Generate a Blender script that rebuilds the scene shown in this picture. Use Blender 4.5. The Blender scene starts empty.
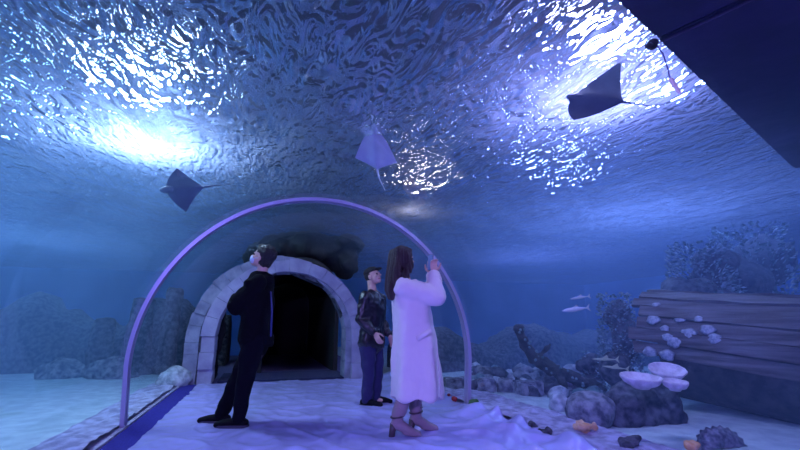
import bpy, bmesh, math, random
import numpy as np
from mathutils import Vector, Matrix, noise as mn
random.seed(7)
sc = bpy.context.scene
COL = sc.collection
PI = math.pi
# ------------------------------------------------------------------ camera numbers
F, H = 430.0, 0.96
PITCH = math.atan((324 - 225) / F)
YAW = math.atan((400 - 262) / (F / math.cos(PITCH)))
FW = Vector((math.sin(YAW) * math.cos(PITCH), math.cos(YAW) * math.cos(PITCH), math.sin(PITCH)))
RT = Vector((math.cos(YAW), -math.sin(YAW), 0))
UP = RT.cross(FW)
CAM = Vector((0, 0, H))
FH = Vector((math.sin(YAW), math.cos(YAW), 0))          # horizontal view direction

def ray(x, y): return FW * F + RT * (x - 400) - UP * (y - 225)
def onz(x, y, z=0.0):
    d = ray(x, y); return CAM + d * ((z - H) / d.z)
def atD(x, y, D):                                       # at horizontal distance D ahead
    d = ray(x, y); return CAM + d * (D / d.dot(FH))
def atY(x, y, Y):
    d = ray(x, y); return CAM + d * (Y / d.y)

# ------------------------------------------------------------------ materials
def mat(name, col=(.5, .5, .5), rough=.6, metal=0.0, noise=None, bump=0.0, bscale=20, coat=0.0, sheen=0.0, spec=None, stretch=None, trans=0.0):
    m = bpy.data.materials.new(name); m.use_nodes = True
    nt = m.node_tree; b = nt.nodes['Principled BSDF']
    b.inputs['Base Color'].default_value = (*col, 1)
    b.inputs['Roughness'].default_value = rough
    b.inputs['Metallic'].default_value = metal
    b.inputs['Coat Weight'].default_value = coat
    b.inputs['Sheen Weight'].default_value = sheen
    if spec is not None: b.inputs['Specular IOR Level'].default_value = spec
    tc = nt.nodes.new('ShaderNodeTexCoord'); mp = nt.nodes.new('ShaderNodeMapping')
    nt.links.new(tc.outputs['Object'], mp.inputs['Vector'])
    if stretch: mp.inputs['Scale'].default_value = stretch
    if noise:
        col2, sc_ = noise
        n = nt.nodes.new('ShaderNodeTexNoise'); n.inputs['Scale'].default_value = sc_; n.inputs['Detail'].default_value = 5
        nt.links.new(mp.outputs[0], n.inputs['Vector'])
        r = nt.nodes.new('ShaderNodeValToRGB')
        r.color_ramp.elements[0].position = .38; r.color_ramp.elements[1].position = .64
        r.color_ramp.elements[0].color = (*col, 1); r.color_ramp.elements[1].color = (*col2, 1)
        nt.links.new(n.outputs['Fac'], r.inputs['Fac']); nt.links.new(r.outputs['Color'], b.inputs['Base Color'])
    if bump:
        n = nt.nodes.new('ShaderNodeTexNoise'); n.inputs['Scale'].default_value = bscale; n.inputs['Detail'].default_value = 4
        nt.links.new(mp.outputs[0], n.inputs['Vector'])
        bp = nt.nodes.new('ShaderNodeBump'); bp.inputs['Strength'].default_value = bump; bp.inputs['Distance'].default_value = .02
        nt.links.new(n.outputs['Fac'], bp.inputs['Height']); nt.links.new(bp.outputs['Normal'], b.inputs['Normal'])
    return m

M = {}
M['sand'] = mat('sand', (.48, .60, .62), .9, noise=((.66, .78, .77), 6), bump=.5, bscale=14)
M['crust'] = mat('crust', (.30, .28, .42), .9, noise=((.62, .60, .80), 9), bump=.9, bscale=30)
M['stone'] = mat('stone', (.30, .28, .40), .85, noise=((.42, .40, .52), 3), bump=.35, bscale=18)
M['stone2'] = mat('stone_outer', (.22, .23, .31), .9, noise=((.34, .35, .44), 5), bump=.4, bscale=22)
M['rock'] = mat('rock', (.07, .08, .11), .9, noise=((.34, .36, .40), 11), bump=1, bscale=24)
M['rock_pale'] = mat('rock_pale', (.30, .34, .38), .9, noise=((.66, .70, .74), 12), bump=.8, bscale=16)
M['rock_dark'] = mat('rock_dark', (.02, .025, .04), .9, noise=((.13, .14, .17), 12), bump=.9, bscale=16)
M['wood'] = mat('old_wood', (.055, .042, .04), .85, noise=((.16, .14, .15), 3), bump=.5, bscale=5, stretch=(.6, 4, 7))
M['driftwood'] = mat('driftwood', (.014, .016, .02), .85, noise=((.05, .05, .055), 9), bump=1, bscale=22)
M['shell'] = mat('shell', (.22, .25, .32), .6, noise=((.50, .53, .60), 30), bump=.4, bscale=60)
M['coral_plate'] = mat('coral_plate', (.55, .52, .58), .8, noise=((.78, .74, .80), 14), bump=.6, bscale=40)
M['coral_orange'] = mat('coral_orange', (.80, .42, .18), .8, noise=((.92, .62, .36), 20), bump=.6, bscale=60)
M['red'] = mat('red_coral', (.55, .04, .05), .6, bump=.4, bscale=40)
M['green'] = mat('green_sponge', (.07, .16, .05), .8, bump=.6, bscale=60)
M['weed'] = mat('weed', (.07, .15, .17), .8, noise=((.22, .34, .36), 9))
M['weed_pale'] = mat('weed_pale', (.28, .40, .46), .8, noise=((.45, .58, .64), 9))
M['wall'] = mat('tank_wall', (.09, .24, .55), .9, noise=((.14, .33, .68), .7))
M['dark'] = mat('near_black', (.008, .008, .012), .8)
M['floor'] = mat('floor', (.12, .10, .25), .7)
M['carpet'] = mat('carpet', (.022, .015, .24), .95, noise=((.04, .028, .36), 60), bump=.8, bscale=160)
M['mat_dark'] = mat('dark_mat', (.02, .02, .08), .9, bump=.5, bscale=90)
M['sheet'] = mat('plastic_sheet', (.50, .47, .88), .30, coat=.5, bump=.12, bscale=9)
M['hoop'] = mat('hoop_metal', (.46, .44, .62), .35, metal=.35)
M['groove'] = mat('hoop_groove', (.09, .08, .20), .4, metal=.5)
M['hull'] = mat('hull', (.012, .012, .035), .75, noise=((.025, .022, .06), 3), bump=.4, bscale=6)
M['rope'] = mat('rope', (.10, .10, .22), .9)
M['buoy'] = mat('buoy', (.75, .62, .42), .6)
M['ray_top'] = mat('ray_skin', (.05, .065, .11), .6, noise=((.075, .10, .15), 3), spec=.2)
M['ray_belly'] = mat('ray_belly', (.38, .44, .56), .7, noise=((.50, .56, .66), 3))
M['fish'] = mat('fish', (.62, .68, .74), .35, metal=.2)
M['fish_y'] = mat('fish_yellow', (.55, .60, .40), .4)
M['lampm'] = mat('lamp_housing', (.03, .03, .03), .5)
M['skin'] = mat('skin', (.62, .40, .32), .55, bump=.05, bscale=80)
M['hair_black'] = mat('hair_black', (.008, .007, .010), .5, bump=.6, bscale=60, stretch=(6, 6, .6))
M['hair_brown'] = mat('hair_brown', (.018, .008, .012), .4, noise=((.045, .02, .028), 26), bump=.8, bscale=60, stretch=(5, 5, .4))
M['blackcloth'] = mat('black_cloth', (.004, .004, .007), .95, spec=.1, bump=.4, bscale=30)
M['blacktrouser'] = mat('black_trouser', (.004, .004, .009), .95, spec=.1, bump=.4, bscale=24)
M['bluerim'] = mat('blue_rim_light', (.02, .02, .14), .7)  # colour standing for blue light on the jacket's back edge
M['puffer'] = mat('dark_shell_fabric', (.012, .010, .020), .32, bump=.7, bscale=14)
M['navy'] = mat('navy_trouser', (.018, .016, .085), .8, bump=.4, bscale=24)
M['coat'] = mat('cream_coat', (.72, .64, .66), .85, sheen=.3, bump=.25, bscale=14)
M['boot'] = mat('taupe_boot', (.30, .22, .23), .45, bump=.2, bscale=20)
M['bootdark'] = mat('boot_dark', (.07, .045, .055), .5)
M['shoe'] = mat('black_shoe', (.005, .005, .009), .7, spec=.1)
M['sole'] = mat('shoe_sole', (.05, .045, .08), .7)
M['mask'] = mat('face_mask', (.55, .66, .80), .8)
M['phone'] = mat('phone_case', (.015, .015, .03), .3)
M['grey'] = mat('grey_knit', (.22, .20, .24), .9, bump=.5, bscale=60)
M['eye'] = mat('eye', (.02, .015, .015), .2)
M['lips'] = mat('lips', (.45, .16, .15), .5)
ms = bpy.data.materials.new('phone_screen'); ms.use_nodes = True
b_ = ms.node_tree.nodes['Principled BSDF']; b_.inputs['Base Color'].default_value = (.05, .1, .3, 1)
b_.inputs['Emission Color'].default_value = (.30, .42, 1, 1); b_.inputs['Emission Strength'].default_value = .03
M['screen'] = ms

# ------------------------------------------------------------------ helpers
def link(name, me, m=None, parent=None, smooth=True):
    o = bpy.data.objects.new(name, me); COL.objects.link(o)
    if m is not None:
        me.materials.clear(); me.materials.append(M[m] if isinstance(m, str) else m)
    if smooth:
        for p in me.polygons: p.use_smooth = True
    if parent is not None: setparent(o, parent)
    return o

def setparent(o, p):
    bpy_mw = mw_of(p)
    o.parent = p
    o.matrix_parent_inverse = bpy_mw.inverted()

def mw_of(o):
    m = Matrix.LocRotScale(o.location, o.rotation_euler, o.scale)
    if o.parent is not None: m = mw_of(o.parent) @ o.matrix_parent_inverse @ m
    return m

def tag(o, label=None, cat=None, group=None, kind=None):
    if label: o['label'] = label
    if cat: o['category'] = cat
    if group: o['group'] = group
    if kind: o['kind'] = kind
    return o

def empty(name, loc, label, cat, group=None):
    o = bpy.data.objects.new(name, None); COL.objects.link(o); o.location = loc; o.empty_display_size = .05
    return tag(o, label, cat, group)

def me_from(verts, faces, name='m'):
    me = bpy.data.meshes.new(name); me.from_pydata([tuple(v) for v in verts], [], faces); me.update(); return me

def from_bm(bm, name='m'):
    me = bpy.data.meshes.new(name); bm.normal_update(); bm.to_mesh(me); bm.free(); return me

def add_me(bm, me):
    bm.from_mesh(me); bpy.data.meshes.remove(me)

def frame_of(d, ref=None):
    d = Vector(d).normalized()
    r = Vector(ref) if ref is not None else Vector((0, 0, 1))
    if abs(d.dot(r.normalized())) > .97: r = Vector((0, 1, 0)) if abs(d.y) < .9 else Vector((1, 0, 0))
    a = d.cross(r).normalized(); b = a.cross(d).normalized()
    return a, b

def tube(bm, pts, rad, seg=12, ref=None, flat=None, cap=True, roundcap=True):
    """closed tube along pts; rad: list of r or (ra, rb)"""
    pts = [Vector(p) for p in pts]; n = len(pts)
    rad = [(r, r) if not isinstance(r, (tuple, list)) else r for r in (rad if isinstance(rad, list) else [rad] * n)]
    dirs = []
    for i in range(n):
        a = pts[max(i - 1, 0)]; b = pts[min(i + 1, n - 1)]
        dirs.append((b - a).normalized())
    P, R, D = list(pts), list(rad), list(dirs)
    if cap and roundcap:
        def capn(p, r, d, s):
            out = []
            rm = min(r)
            for k in (.55, .9):
                out.append((p + d * s * rm * k, (r[0] * math.sqrt(1 - k * k), r[1] * math.sqrt(1 - k * k)), d))
            return out
        st = capn(pts[0], rad[0], dirs[0], -1)[::-1]; en = capn(pts[-1], rad[-1], dirs[-1], 1)
        P = [s[0] for s in st] + P + [s[0] for s in en]; R = [s[1] for s in st] + R + [s[1] for s in en]; D = [s[2] for s in st] + D + [s[2] for s in en]
    rings = []; a0 = None
    for p, r, d in zip(P, R, D):
        if ref is not None:
            a, b = frame_of(d, ref)
        elif a0 is None:
            a, b = frame_of(d)
        else:
            a = (a0 - d * a0.dot(d)).normalized(); b = a.cross(d).normalized()
        a0 = a
        rings.append([bm.verts.new(p + a * (r[0] * math.cos(2 * PI * k / seg)) + b * (r[1] * math.sin(2 * PI * k / seg))) for k in range(seg)])
    for i in range(len(rings) - 1):
        for k in range(seg):
            bm.faces.new((rings[i][k], rings[i][(k + 1) % seg], rings[i + 1][(k + 1) % seg], rings[i + 1][k]))
    if cap:
        bm.faces.new(rings[0][::-1]); bm.faces.new(rings[-1])
    return rings

def ell(bm, c, r, rot=None, sub=3):
    m = Matrix.Translation(c)
    if rot is not None: m = m @ rot.to_4x4()
    m = m @ Matrix.Diagonal((*r, 1))
    bmesh.ops.create_icosphere(bm, subdivisions=sub, radius=1, matrix=m)

def box(bm, c, s, rot=None, bev=0):
    m = Matrix.Translation(c)
    if rot is not None: m = m @ rot.to_4x4()
    m = m @ Matrix.Diagonal((*s, 1))
    g = bmesh.ops.create_cube(bm, size=1, matrix=m)
    if bev:
        es = list({e for v in g['verts'] for e in v.link_edges})
        bmesh.ops.bevel(bm, geom=es, offset=bev, segments=2, affect='EDGES')

def remeshed(bm, voxel, smooth=3, fn=None):
    bmesh.ops.recalc_face_normals(bm, faces=bm.faces)
    me = from_bm(bm); o = bpy.data.objects.new('tmp', me); COL.objects.link(o)
    r = o.modifiers.new('r', 'REMESH'); r.mode = 'VOXEL'; r.voxel_size = voxel
    if smooth:
        s = o.modifiers.new('s', 'SMOOTH'); s.factor = .5; s.iterations = smooth
    dg = bpy.context.evaluated_depsgraph_get(); dg.update()
    out = bpy.data.meshes.new_from_object(o.evaluated_get(dg))
    bpy.data.objects.remove(o); bpy.data.meshes.remove(me)
    if fn is not None: displace(out, fn)
    return out

def displace(me, fn):
    n = [v.normal.copy() for v in me.vertices]
    for v, nn in zip(me.vertices, n): v.co = v.co + nn * fn(v.co)
    me.update()

def fbm(p, s, o=4): return mn.fractal(Vector(p) * s, 1.0, 2.0, o)

def rock_mesh(r, seed, sub=3, amp=.28, flat=0):
    bm = bmesh.new(); bmesh.ops.create_icosphere(bm, subdivisions=sub, radius=1)
    off = Vector((seed * 3.17, seed * 1.31, seed * 2.7))
    for v in bm.verts:
        c = v.co.copy()
        d = 1 + amp * mn.noise(c * 1.1 + off) + amp * .5 * mn.noise(c * 2.7 + off) + amp * .2 * mn.noise(c * 7 + off)
        v.co = Vector((c.x * r[0], c.y * r[1], c.z * r[2])) * d
        if flat and v.co.z < -r[2] * flat: v.co.z = -r[2] * flat
    return from_bm(bm)

def grid_mesh(x0, x1, y0, y1, step, fn):
    nx = max(2, int((x1 - x0) / step)); ny = max(2, int((y1 - y0) / step))
    V = []; Fc = []
    for j in range(ny + 1):
        for i in range(nx + 1):
            x = x0 + (x1 - x0) * i / nx; y = y0 + (y1 - y0) * j / ny
            V.append((x, y, fn(x, y)))
    for j in range(ny):
        for i in range(nx):
            a = j * (nx + 1) + i; Fc.append((a, a + 1, a + nx + 2, a + nx + 1))
    return me_from(V, Fc)

# ------------------------------------------------------------------ tunnel numbers
TX, TR, TC = .60, 1.81, .57         # tunnel centre x, radius, springing height
WL = 3.08                           # water level
XL, XR, YB, YF = -15.0, 17.0, 20.0, -3.0
XLEFT, XRIGHT = TX - 1.776, TX + 1.776
ARCH_Y = 8.05
def profile(r, n=40, foot=1.776, zlow=0.0):
    k = r / TR
    pts = [(TX - foot * k, zlow)]
    for i in range(n + 1):
        a = PI - PI * i / n
        pts.append((TX + r * math.cos(a), TC + r * math.sin(a)))
    pts.append((TX + foot * k, zlow))
    return pts

def extrude_profile(pts, y0, y1, closed=True, steps=1):
    V = []; Fc = []; n = len(pts)
    for j in range(steps + 1):
        y = y0 + (y1 - y0) * j / steps
        V += [(p[0], y, p[1]) for p in pts]
    for j in range(steps):
        for i in range(n if closed else n - 1):
            a = j * n + i; b = j * n + (i + 1) % n
            Fc.append((a, b, b + n, a + n))
    return V, Fc

# acrylic vault
def acrylic():
    m = bpy.data.materials.new('acrylic'); m.use_nodes = True; nt = m.node_tree; nt.nodes.clear()
    out = nt.nodes.new('ShaderNodeOutputMaterial'); mix = nt.nodes.new('ShaderNodeMixShader')
    t = nt.nodes.new('ShaderNodeBsdfTransparent'); t.inputs[0].default_value = (.96, .97, 1, 1)
    g = nt.nodes.new('ShaderNodeBsdfGlossy'); g.inputs['Roughness'].default_value = .03
    fr = nt.nodes.new('ShaderNodeLayerWeight'); fr.inputs['Blend'].default_value = .10
    mu = nt.nodes.new('ShaderNodeMath'); mu.operation = 'MULTIPLY'; mu.inputs[1].default_value = .11
    nt.links.new(fr.outputs['Fresnel'], mu.inputs[0]); nt.links.new(mu.outputs[0], mix.inputs[0]); nt.links.new(t.outputs[0], mix.inputs[1]); nt.links.new(g.outputs[0], mix.inputs[2])
    nt.links.new(mix.outputs[0], out.inputs[0]); return m
M['acrylic'] = acrylic()
inner = profile(TR + .03); outer = profile(TR + .08)
V, Fc = extrude_profile(inner + outer[::-1], YF, ARCH_Y + .1, True)
tag(link('window_1', me_from(V, Fc), 'acrylic'), kind='structure', label='clear curved acrylic vault of the aquarium tunnel')

# water body around the vault
def water_vol():
    m = bpy.data.materials.new('tank_water'); m.use_nodes = True; nt = m.node_tree; nt.nodes.clear()
    out = nt.nodes.new('ShaderNodeOutputMaterial'); add = nt.nodes.new('ShaderNodeAddShader')
    s = nt.nodes.new('ShaderNodeVolumeScatter'); s.inputs['Color'].default_value = (.38, .62, 1, 1); s.inputs['Density'].default_value = VS
    s.inputs['Anisotropy'].default_value = .2
    a = nt.nodes.new('ShaderNodeVolumeAbsorption'); a.inputs['Color'].default_value = (.24, .58, 1, 1); a.inputs['Density'].default_value = VA
    nt.links.new(s.outputs[0], add.inputs[0]); nt.links.new(a.outputs[0], add.inputs[1]); nt.links.new(add.outputs[0], out.inputs['Volume'])
    return m
VS, VA = .044, .07
M['watervol'] = water_vol()
vp = profile(TR + .085, zlow=-.3)
poly = [(XL + .02, -.3)] + vp + [(XR - .02, -.3), (XR - .02, WL - .06), (XL + .02, WL - .06)]
n = len(poly); V = [(p[0], YF + .02, p[1]) for p in poly] + [(p[0], YB - .02, p[1]) for p in poly]
Fc = [(i, (i + 1) % n, (i + 1) % n + n, i + n) for i in range(n)] + [tuple(range(n))[::-1], tuple(range(n, 2 * n))]
bm = bmesh.new(); add_me(bm, me_from(V, Fc)); bmesh.ops.triangulate(bm, faces=[f for f in bm.faces if len(f.verts) > 4]); bmesh.ops.recalc_face_normals(bm, faces=bm.faces)
tag(link('tank_water', from_bm(bm), 'watervol', smooth=False), 'hazy blue water filling the tank around the tunnel', 'water', kind='stuff')

# water surface
def water_surf():
    m = bpy.data.materials.new('water_surface'); m.use_nodes = True; nt = m.node_tree; nt.nodes.clear(); N = nt.nodes.new; L = nt.links.new
    out = N('ShaderNodeOutputMaterial')
    tc = N('ShaderNodeTexCoord'); mp = N('ShaderNodeMapping'); L(tc.outputs['Object'], mp.inputs[0])
    mp.inputs['Rotation'].default_value = (0, 0, .30); mp.inputs['Scale'].default_value = (1.9, .7, 1)
    n1 = N('ShaderNodeTexNoise'); n1.inputs['Scale'].default_value = 3.3; n1.inputs['Detail'].default_value = 1.6; n1.inputs['Distortion'].default_value = 1.6; n1.inputs['Roughness'].default_value = .55
    n2 = N('ShaderNodeTexNoise'); n2.inputs['Scale'].default_value = 9; n2.inputs['Detail'].default_value = 2; n2.inputs['Distortion'].default_value = .8
    for q in (n1, n2): L(mp.outputs[0], q.inputs['Vector'])
    b1 = N('ShaderNodeBump'); b1.inputs['Strength'].default_value = 1; b1.inputs['Distance'].default_value = .36
    b2 = N('ShaderNodeBump'); b2.inputs['Strength'].default_value = 1; b2.inputs['Distance'].default_value = .03
    L(n1.outputs['Fac'], b1.inputs['Height']); L(n2.outputs['Fac'], b2.inputs['Height']); L(b1.outputs[0], b2.inputs['Normal'])
    nrm = b2.outputs[0]
    tr = N('ShaderNodeBsdfTransparent'); tr.inputs[0].default_value = (.80, .86, 1, 1)
    gl = N('ShaderNodeBsdfGlass'); gl.inputs['IOR'].default_value = 1.17; gl.inputs['Roughness'].default_value = .09; gl.inputs['Color'].default_value = (.85, .9, 1, 1)
    tl = N('ShaderNodeBsdfTranslucent'); tl.inputs[0].default_value = (.55, .62, .95, 1)
    for s in (gl, tl): L(nrm, s.inputs['Normal'])
    m1 = N('ShaderNodeMixShader'); m1.inputs[0].default_value = .045; L(gl.outputs[0], m1.inputs[1]); L(tl.outputs[0], m1.inputs[2])
    m2 = N('ShaderNodeMixShader'); m2.inputs[0].default_value = .90; L(tr.outputs[0], m2.inputs[1]); L(m1.outputs[0], m2.inputs[2])
    L(m2.outputs[0], out.inputs[0]); return m
M['surf'] = water_surf()
def wave(x, y): return WL + .05 * mn.noise(Vector((x * 1.7, y * 1.0, 0))) + .028 * mn.noise(Vector((x * 3.6 + mn.noise(Vector((x, y, 8))) * 1.5, y * 1.9, 5)))
tag(link('water_surface', grid_mesh(XL + .01, XR - .01, YF + .01, YB - .01, .075, wave), 'surf'), 'rippled water surface seen from below over the tunnel', 'water surface', kind='stuff')

# room shell
def slab(name, c, s, m, kind='structure', **k):
    bm = bmesh.new(); box(bm, Vector((0, 0, 0)), s)
    o = link(name, from_bm(bm), m, smooth=False); o.location = c
    return tag(o, kind=kind, **k)
for nm, c, sz in (('wall_left', (XL - .1, (YF + YB) / 2), (.2, YB - YF + .4)), ('wall_right', (XR + .1, (YF + YB) / 2), (.2, YB - YF + .4)), ('wall_front', ((XL + XR) / 2, YF - .1), (XR - XL, .2))):
    slab(nm, (*c, 1.2), (*sz, 3.8), 'wall'); slab(nm + '_upper', (*c, 4.55), (*sz, 2.9), 'dark')  # upper slabs coloured near black so the water refracts a dark room
slab('wall_back_upper', ((XL + XR) / 2, YB + .1, 4.55), (XR - XL, .2, 2.9), 'dark')
slab('ceiling', ((XL + XR) / 2, (YF + YB) / 2, 6.1), (XR - XL + .4, YB - YF + .4, .2), 'dark')
# back wall with a hole for the passage
PX0, PX1, PTOP = atY(259, 340, 9.3).x, atY(338, 340, 9.3).x, 2.25
bm = bmesh.new()
for (x0, x1, z0, z1) in ((XL, PX0, -.7, 3.1), (PX1, XR, -.7, 3.1), (PX0, PX1, PTOP, 3.1)):
    box(bm, Vector(((x0 + x1) / 2, YB + .1, (z0 + z1) / 2)), (x1 - x0, .2, z1 - z0))
tag(link('wall_back', from_bm(bm), 'wall', smooth=False), kind='structure')
slab('floor', (TX, (YF + 15) / 2, -.08), (2 * 1.77, 15 - YF, .15), 'floor')

# seabed
def seabed(x, y):
    z = -.05 + .05 * mn.noise(Vector((x * .5, y * .5, 3))) + .012 * mn.noise(Vector((x * 3, y * 3, 1)))
    if x > TX: z += .03 * min(1, (x - XRIGHT))
    return z
sL = link('floor_left_seabed', grid_mesh(XL, XLEFT - .03, YF, YB, .15, seabed), 'sand'); sL['kind'] = 'structure'
sR = link('floor_right_seabed', grid_mesh(XRIGHT + .03, XR, YF, YB, .15, seabed), 'sand'); sR['kind'] = 'structure'

slab('trim_1', (XLEFT - .06, (ARCH_Y + YF) / 2, -.03), (.16, ARCH_Y - YF, .10), 'crust')
slab('trim_2', (XRIGHT + .06, (ARCH_Y + YF) / 2, -.03), (.16, ARCH_Y - YF, .10), 'crust')
# crusted kerbs outside the acrylic feet
def kerb(x0, w, side, seed):
    def fn(x, y):
        t = (x - x0) / w * side
        h = .07 * math.sqrt(max(0, 1 - max(0, t * 1.15 - .1) ** 2)) if t * 1.15 - .1 < 1 else 0
        h *= 1 + .5 * mn.noise(Vector((y * 1.3, seed, 0)))
        return -.015 + h + .025 * fbm((x, y, seed), 5, 4)
    xs = sorted((x0, x0 + w * side))
    return grid_mesh(xs[0], xs[1], -1.0 if side > 0 else 1.5, ARCH_Y + .2, .035, fn)
tag(link('kerb_left', kerb(XLEFT - .02, .50, -1, 4), 'crust'), kind='structure', label='pale crusted ledge along the left foot of the acrylic')
tag(link('kerb_right', kerb(XRIGHT + .02, .83, 1, 9), 'crust'), kind='structure', label='lavender gravel ledge along the right foot of the acrylic')

# ------------------------------------------------------------------ floor covering
def sheet_h(x, y):
    X0, Y0 = x, y; x, y = x * 1.5, y * 1.5
    e = max(0, (X0 - 1.6) / .75); e2 = e * e * (3 - 2 * e) if e < 1 else 1
    w = mn.noise(Vector((x * 1.2 + .6 * y, y * .9, 2))) 
    r1 = math.exp(-(mn.noise(Vector((x * 2.1 + y * .9, y * 1.3 - x * .8, 7))) / .16) ** 2)
    r2 = math.exp(-(mn.noise(Vector((x * 4.1 - y * 1.6, y * 2.2 + x, 11))) / .2) ** 2)
    r3 = math.exp(-(mn.noise(Vector((x * 1.5 - y * 2.6, y * .6 + x * .9, 17))) / .22) ** 2)
    h = .004 + .004 * (w + 1) + .014 * r1 + .006 * r2
    r3 = math.exp(-(mn.noise(Vector((X0 * 1.1 - Y0 * 2.3, Y0 * .5 + X0 * .8, 17))) / .25) ** 2)
    h += e2 * (.02 + .075 * r3 + .012 * r1) * (1 - .8 * math.exp(-((Y0 - 4.95) / .35) ** 2))
    h += .03 * max(0, (X0 - 2.1) / .27) * (1 - .9 * math.exp(-((Y0 - 4.95) / .35) ** 2))
    h += .003 * math.exp(-(mn.noise(Vector((x * 5.3 + y * 2, y * 4 - x, 21))) / .2) ** 2); x, y = X0, Y0
    for (fx, fy) in FEET:
        d = math.hypot(x - fx, y - fy)
        if d < .30: h = min(h, .006 + max(0, d - .12) * .25)
    return h
FEET = [(p.x, p.y) for p in (onz(214, 420), onz(232, 428), onz(372, 405), onz(402, 437), onz(420, 434), onz(226, 426), onz(388, 436))]
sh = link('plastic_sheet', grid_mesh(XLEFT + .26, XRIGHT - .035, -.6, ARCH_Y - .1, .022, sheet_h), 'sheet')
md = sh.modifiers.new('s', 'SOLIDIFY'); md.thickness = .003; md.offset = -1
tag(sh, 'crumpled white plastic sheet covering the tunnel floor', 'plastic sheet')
bm = bmesh.new(); box(bm, Vector((XLEFT + .155, (ARCH_Y - 1) / 2, .004)), (.25, ARCH_Y + .8, .012), bev=.003)
tag(link('carpet_runner', from_bm(bm), 'carpet', smooth=False), 'narrow dark blue carpet strip along the left side of the floor', 'carpet')
bm = bmesh.new(); box(bm, Vector((.45, ARCH_Y + .75, .012)), (2.2, 1.3, .024), bev=.004)
tag(link('door_mat', from_bm(bm), 'mat_dark', smooth=False), 'dark blue mat on the floor behind the stone arch', 'mat')

# ------------------------------------------------------------------ joint hoop
HY = 4.95
hoop = empty('joint_hoop', (TX, HY, 0), 'lavender metal hoop spanning the tunnel over the standing visitors', 'hoop')
def hoop_prof(ra, rb, y0, y1, m, name):
    a = profile(ra, 72); b = profile(rb, 72)
    Vv, Ff = extrude_profile(a + b[::-1], y0, y1, True)
    nn = len(a) * 2
    Ff += [(i, i + 1, nn - 2 - i, nn - 1 - i)[::-1] for i in range(len(a) - 1)]
    Ff += [(nn + i, nn + i + 1, 2 * nn - 2 - i, 2 * nn - 1 - i) for i in range(len(a) - 1)]
    bm = bmesh.new(); add_me(bm, me_from(Vv, Ff)); bmesh.ops.recalc_face_normals(bm, faces=bm.faces)
    return link(name, from_bm(bm), m, hoop, smooth=False)
hoop_prof(TR - .014, TR + .025, HY - .055, HY - .010, 'hoop', 'rail')
hoop_prof(TR - .014, TR + .025, HY + .010, HY + .055, 'hoop', 'rail')
tag(hoop_prof(TR - .002, TR + .020, HY - .010, HY + .010, 'groove', 'groove_strip'), 'dark strip between the rails')

# ------------------------------------------------------------------ stone arch
def arch_path(cx, r, cz, t, xin=0):
    """t 0..1 from left foot to right foot, arclength"""
    L1 = cz; L2 = PI * r; tot = 2 * L1 + L2; s = t * tot
    if s < L1: return Vector((cx - r, 0, s)), Vector((-1, 0, 0))
    if s < L1 + L2:
        a = PI - (s - L1) / r; return Vector((cx + r * math.cos(a), 0, cz + r * math.sin(a))), Vector((math.cos(a), 0, math.sin(a)))
    return Vector((cx + r, 0, cz - (s - L1 - L2))), Vector((1, 0, 0))
def ring_blocks(cx, r, cz, th, y0, y1, nb, seed, gap=.02, gr=.0):
    bm = bmesh.new(); rnd = random.Random(seed)
    ts = [0]
    for i in range(nb): ts.append(ts[-1] + 1 + rnd.uniform(-.25, .25))
    ts = [t / ts[-1] for t in ts]
    for i in range(nb):
        t0, t1 = ts[i] + gap / nb * .5, ts[i + 1] - gap / nb * .5
        K, R_, Yn = 6, 4, 4
        dy = rnd.uniform(-.02, .02); dr = rnd.uniform(-.015, .02)
        b2 = bmesh.new(); grid = {}
        for a in range(K + 1):
            p, nrm = arch_path(cx, r, cz, t0 + (t1 - t0) * a / K)
            for b in range(R_ + 1):
                for c in range(Yn + 1):
                    if a in (0, K) or b in (0, R_) or c in (0, Yn):
                        rr = (th + dr) * b / R_
                        q = p + nrm * rr; q.y = y0 + dy + (y1 - y0) * c / Yn
                        # rounded edges
                        q += nrm * (.012 * (1 if b == 0 else -1 if b == R_ else 0) * (1 if (a in (0, K) or c in (0, Yn)) else 0))
                        q += nrm * .010 * mn.noise(q * 6 + Vector((seed, 0, 0))); q.y += .014 * mn.noise(q * 7 + Vector((0, seed, 4)))
                        grid[a, b, c] = b2.verts.new(q)
        def quad(*k):
            b2.faces.new([grid[x] for x in k])
        for a in range(K):
            for b in range(R_):
                for c in (0, Yn): quad((a, b, c), (a + 1, b, c), (a + 1, b + 1, c), (a, b + 1, c))
            for c in range(Yn):
                for b in (0, R_): quad((a, b, c), (a + 1, b, c), (a + 1, b, c + 1), (a, b, c + 1))
        for b in range(R_):
            for c in range(Yn):
                for a in (0, K): quad((a, b, c), (a, b + 1, c), (a, b + 1, c + 1), (a, b, c + 1))
        bmesh.ops.recalc_face_normals(b2, faces=b2.faces)
        add_me(bm, from_bm(b2))
    return from_bm(bm)
AX = .43
arch = empty('stone_arch', (AX, ARCH_Y, 0), 'pale stone block arch at the far end of the tunnel', 'arch')
link('inner_ring', ring_blocks(AX, 1.15, .72, .235, ARCH_Y - .05, ARCH_Y + .45, 19, 3), 'stone', arch, smooth=False)
link('outer_ring', ring_blocks(AX - .18, 1.22, .72, .23, ARCH_Y + .02, ARCH_Y + .5, 24, 8), 'stone2', arch, smooth=False)
tag(link('mortar_core', ring_blocks(AX - .08, 1.19, .72, .22, ARCH_Y + .04, ARCH_Y + .42, 1, 5, gap=0), 'rock_dark', arch, smooth=False), 'dark joints behind the blocks')

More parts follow.
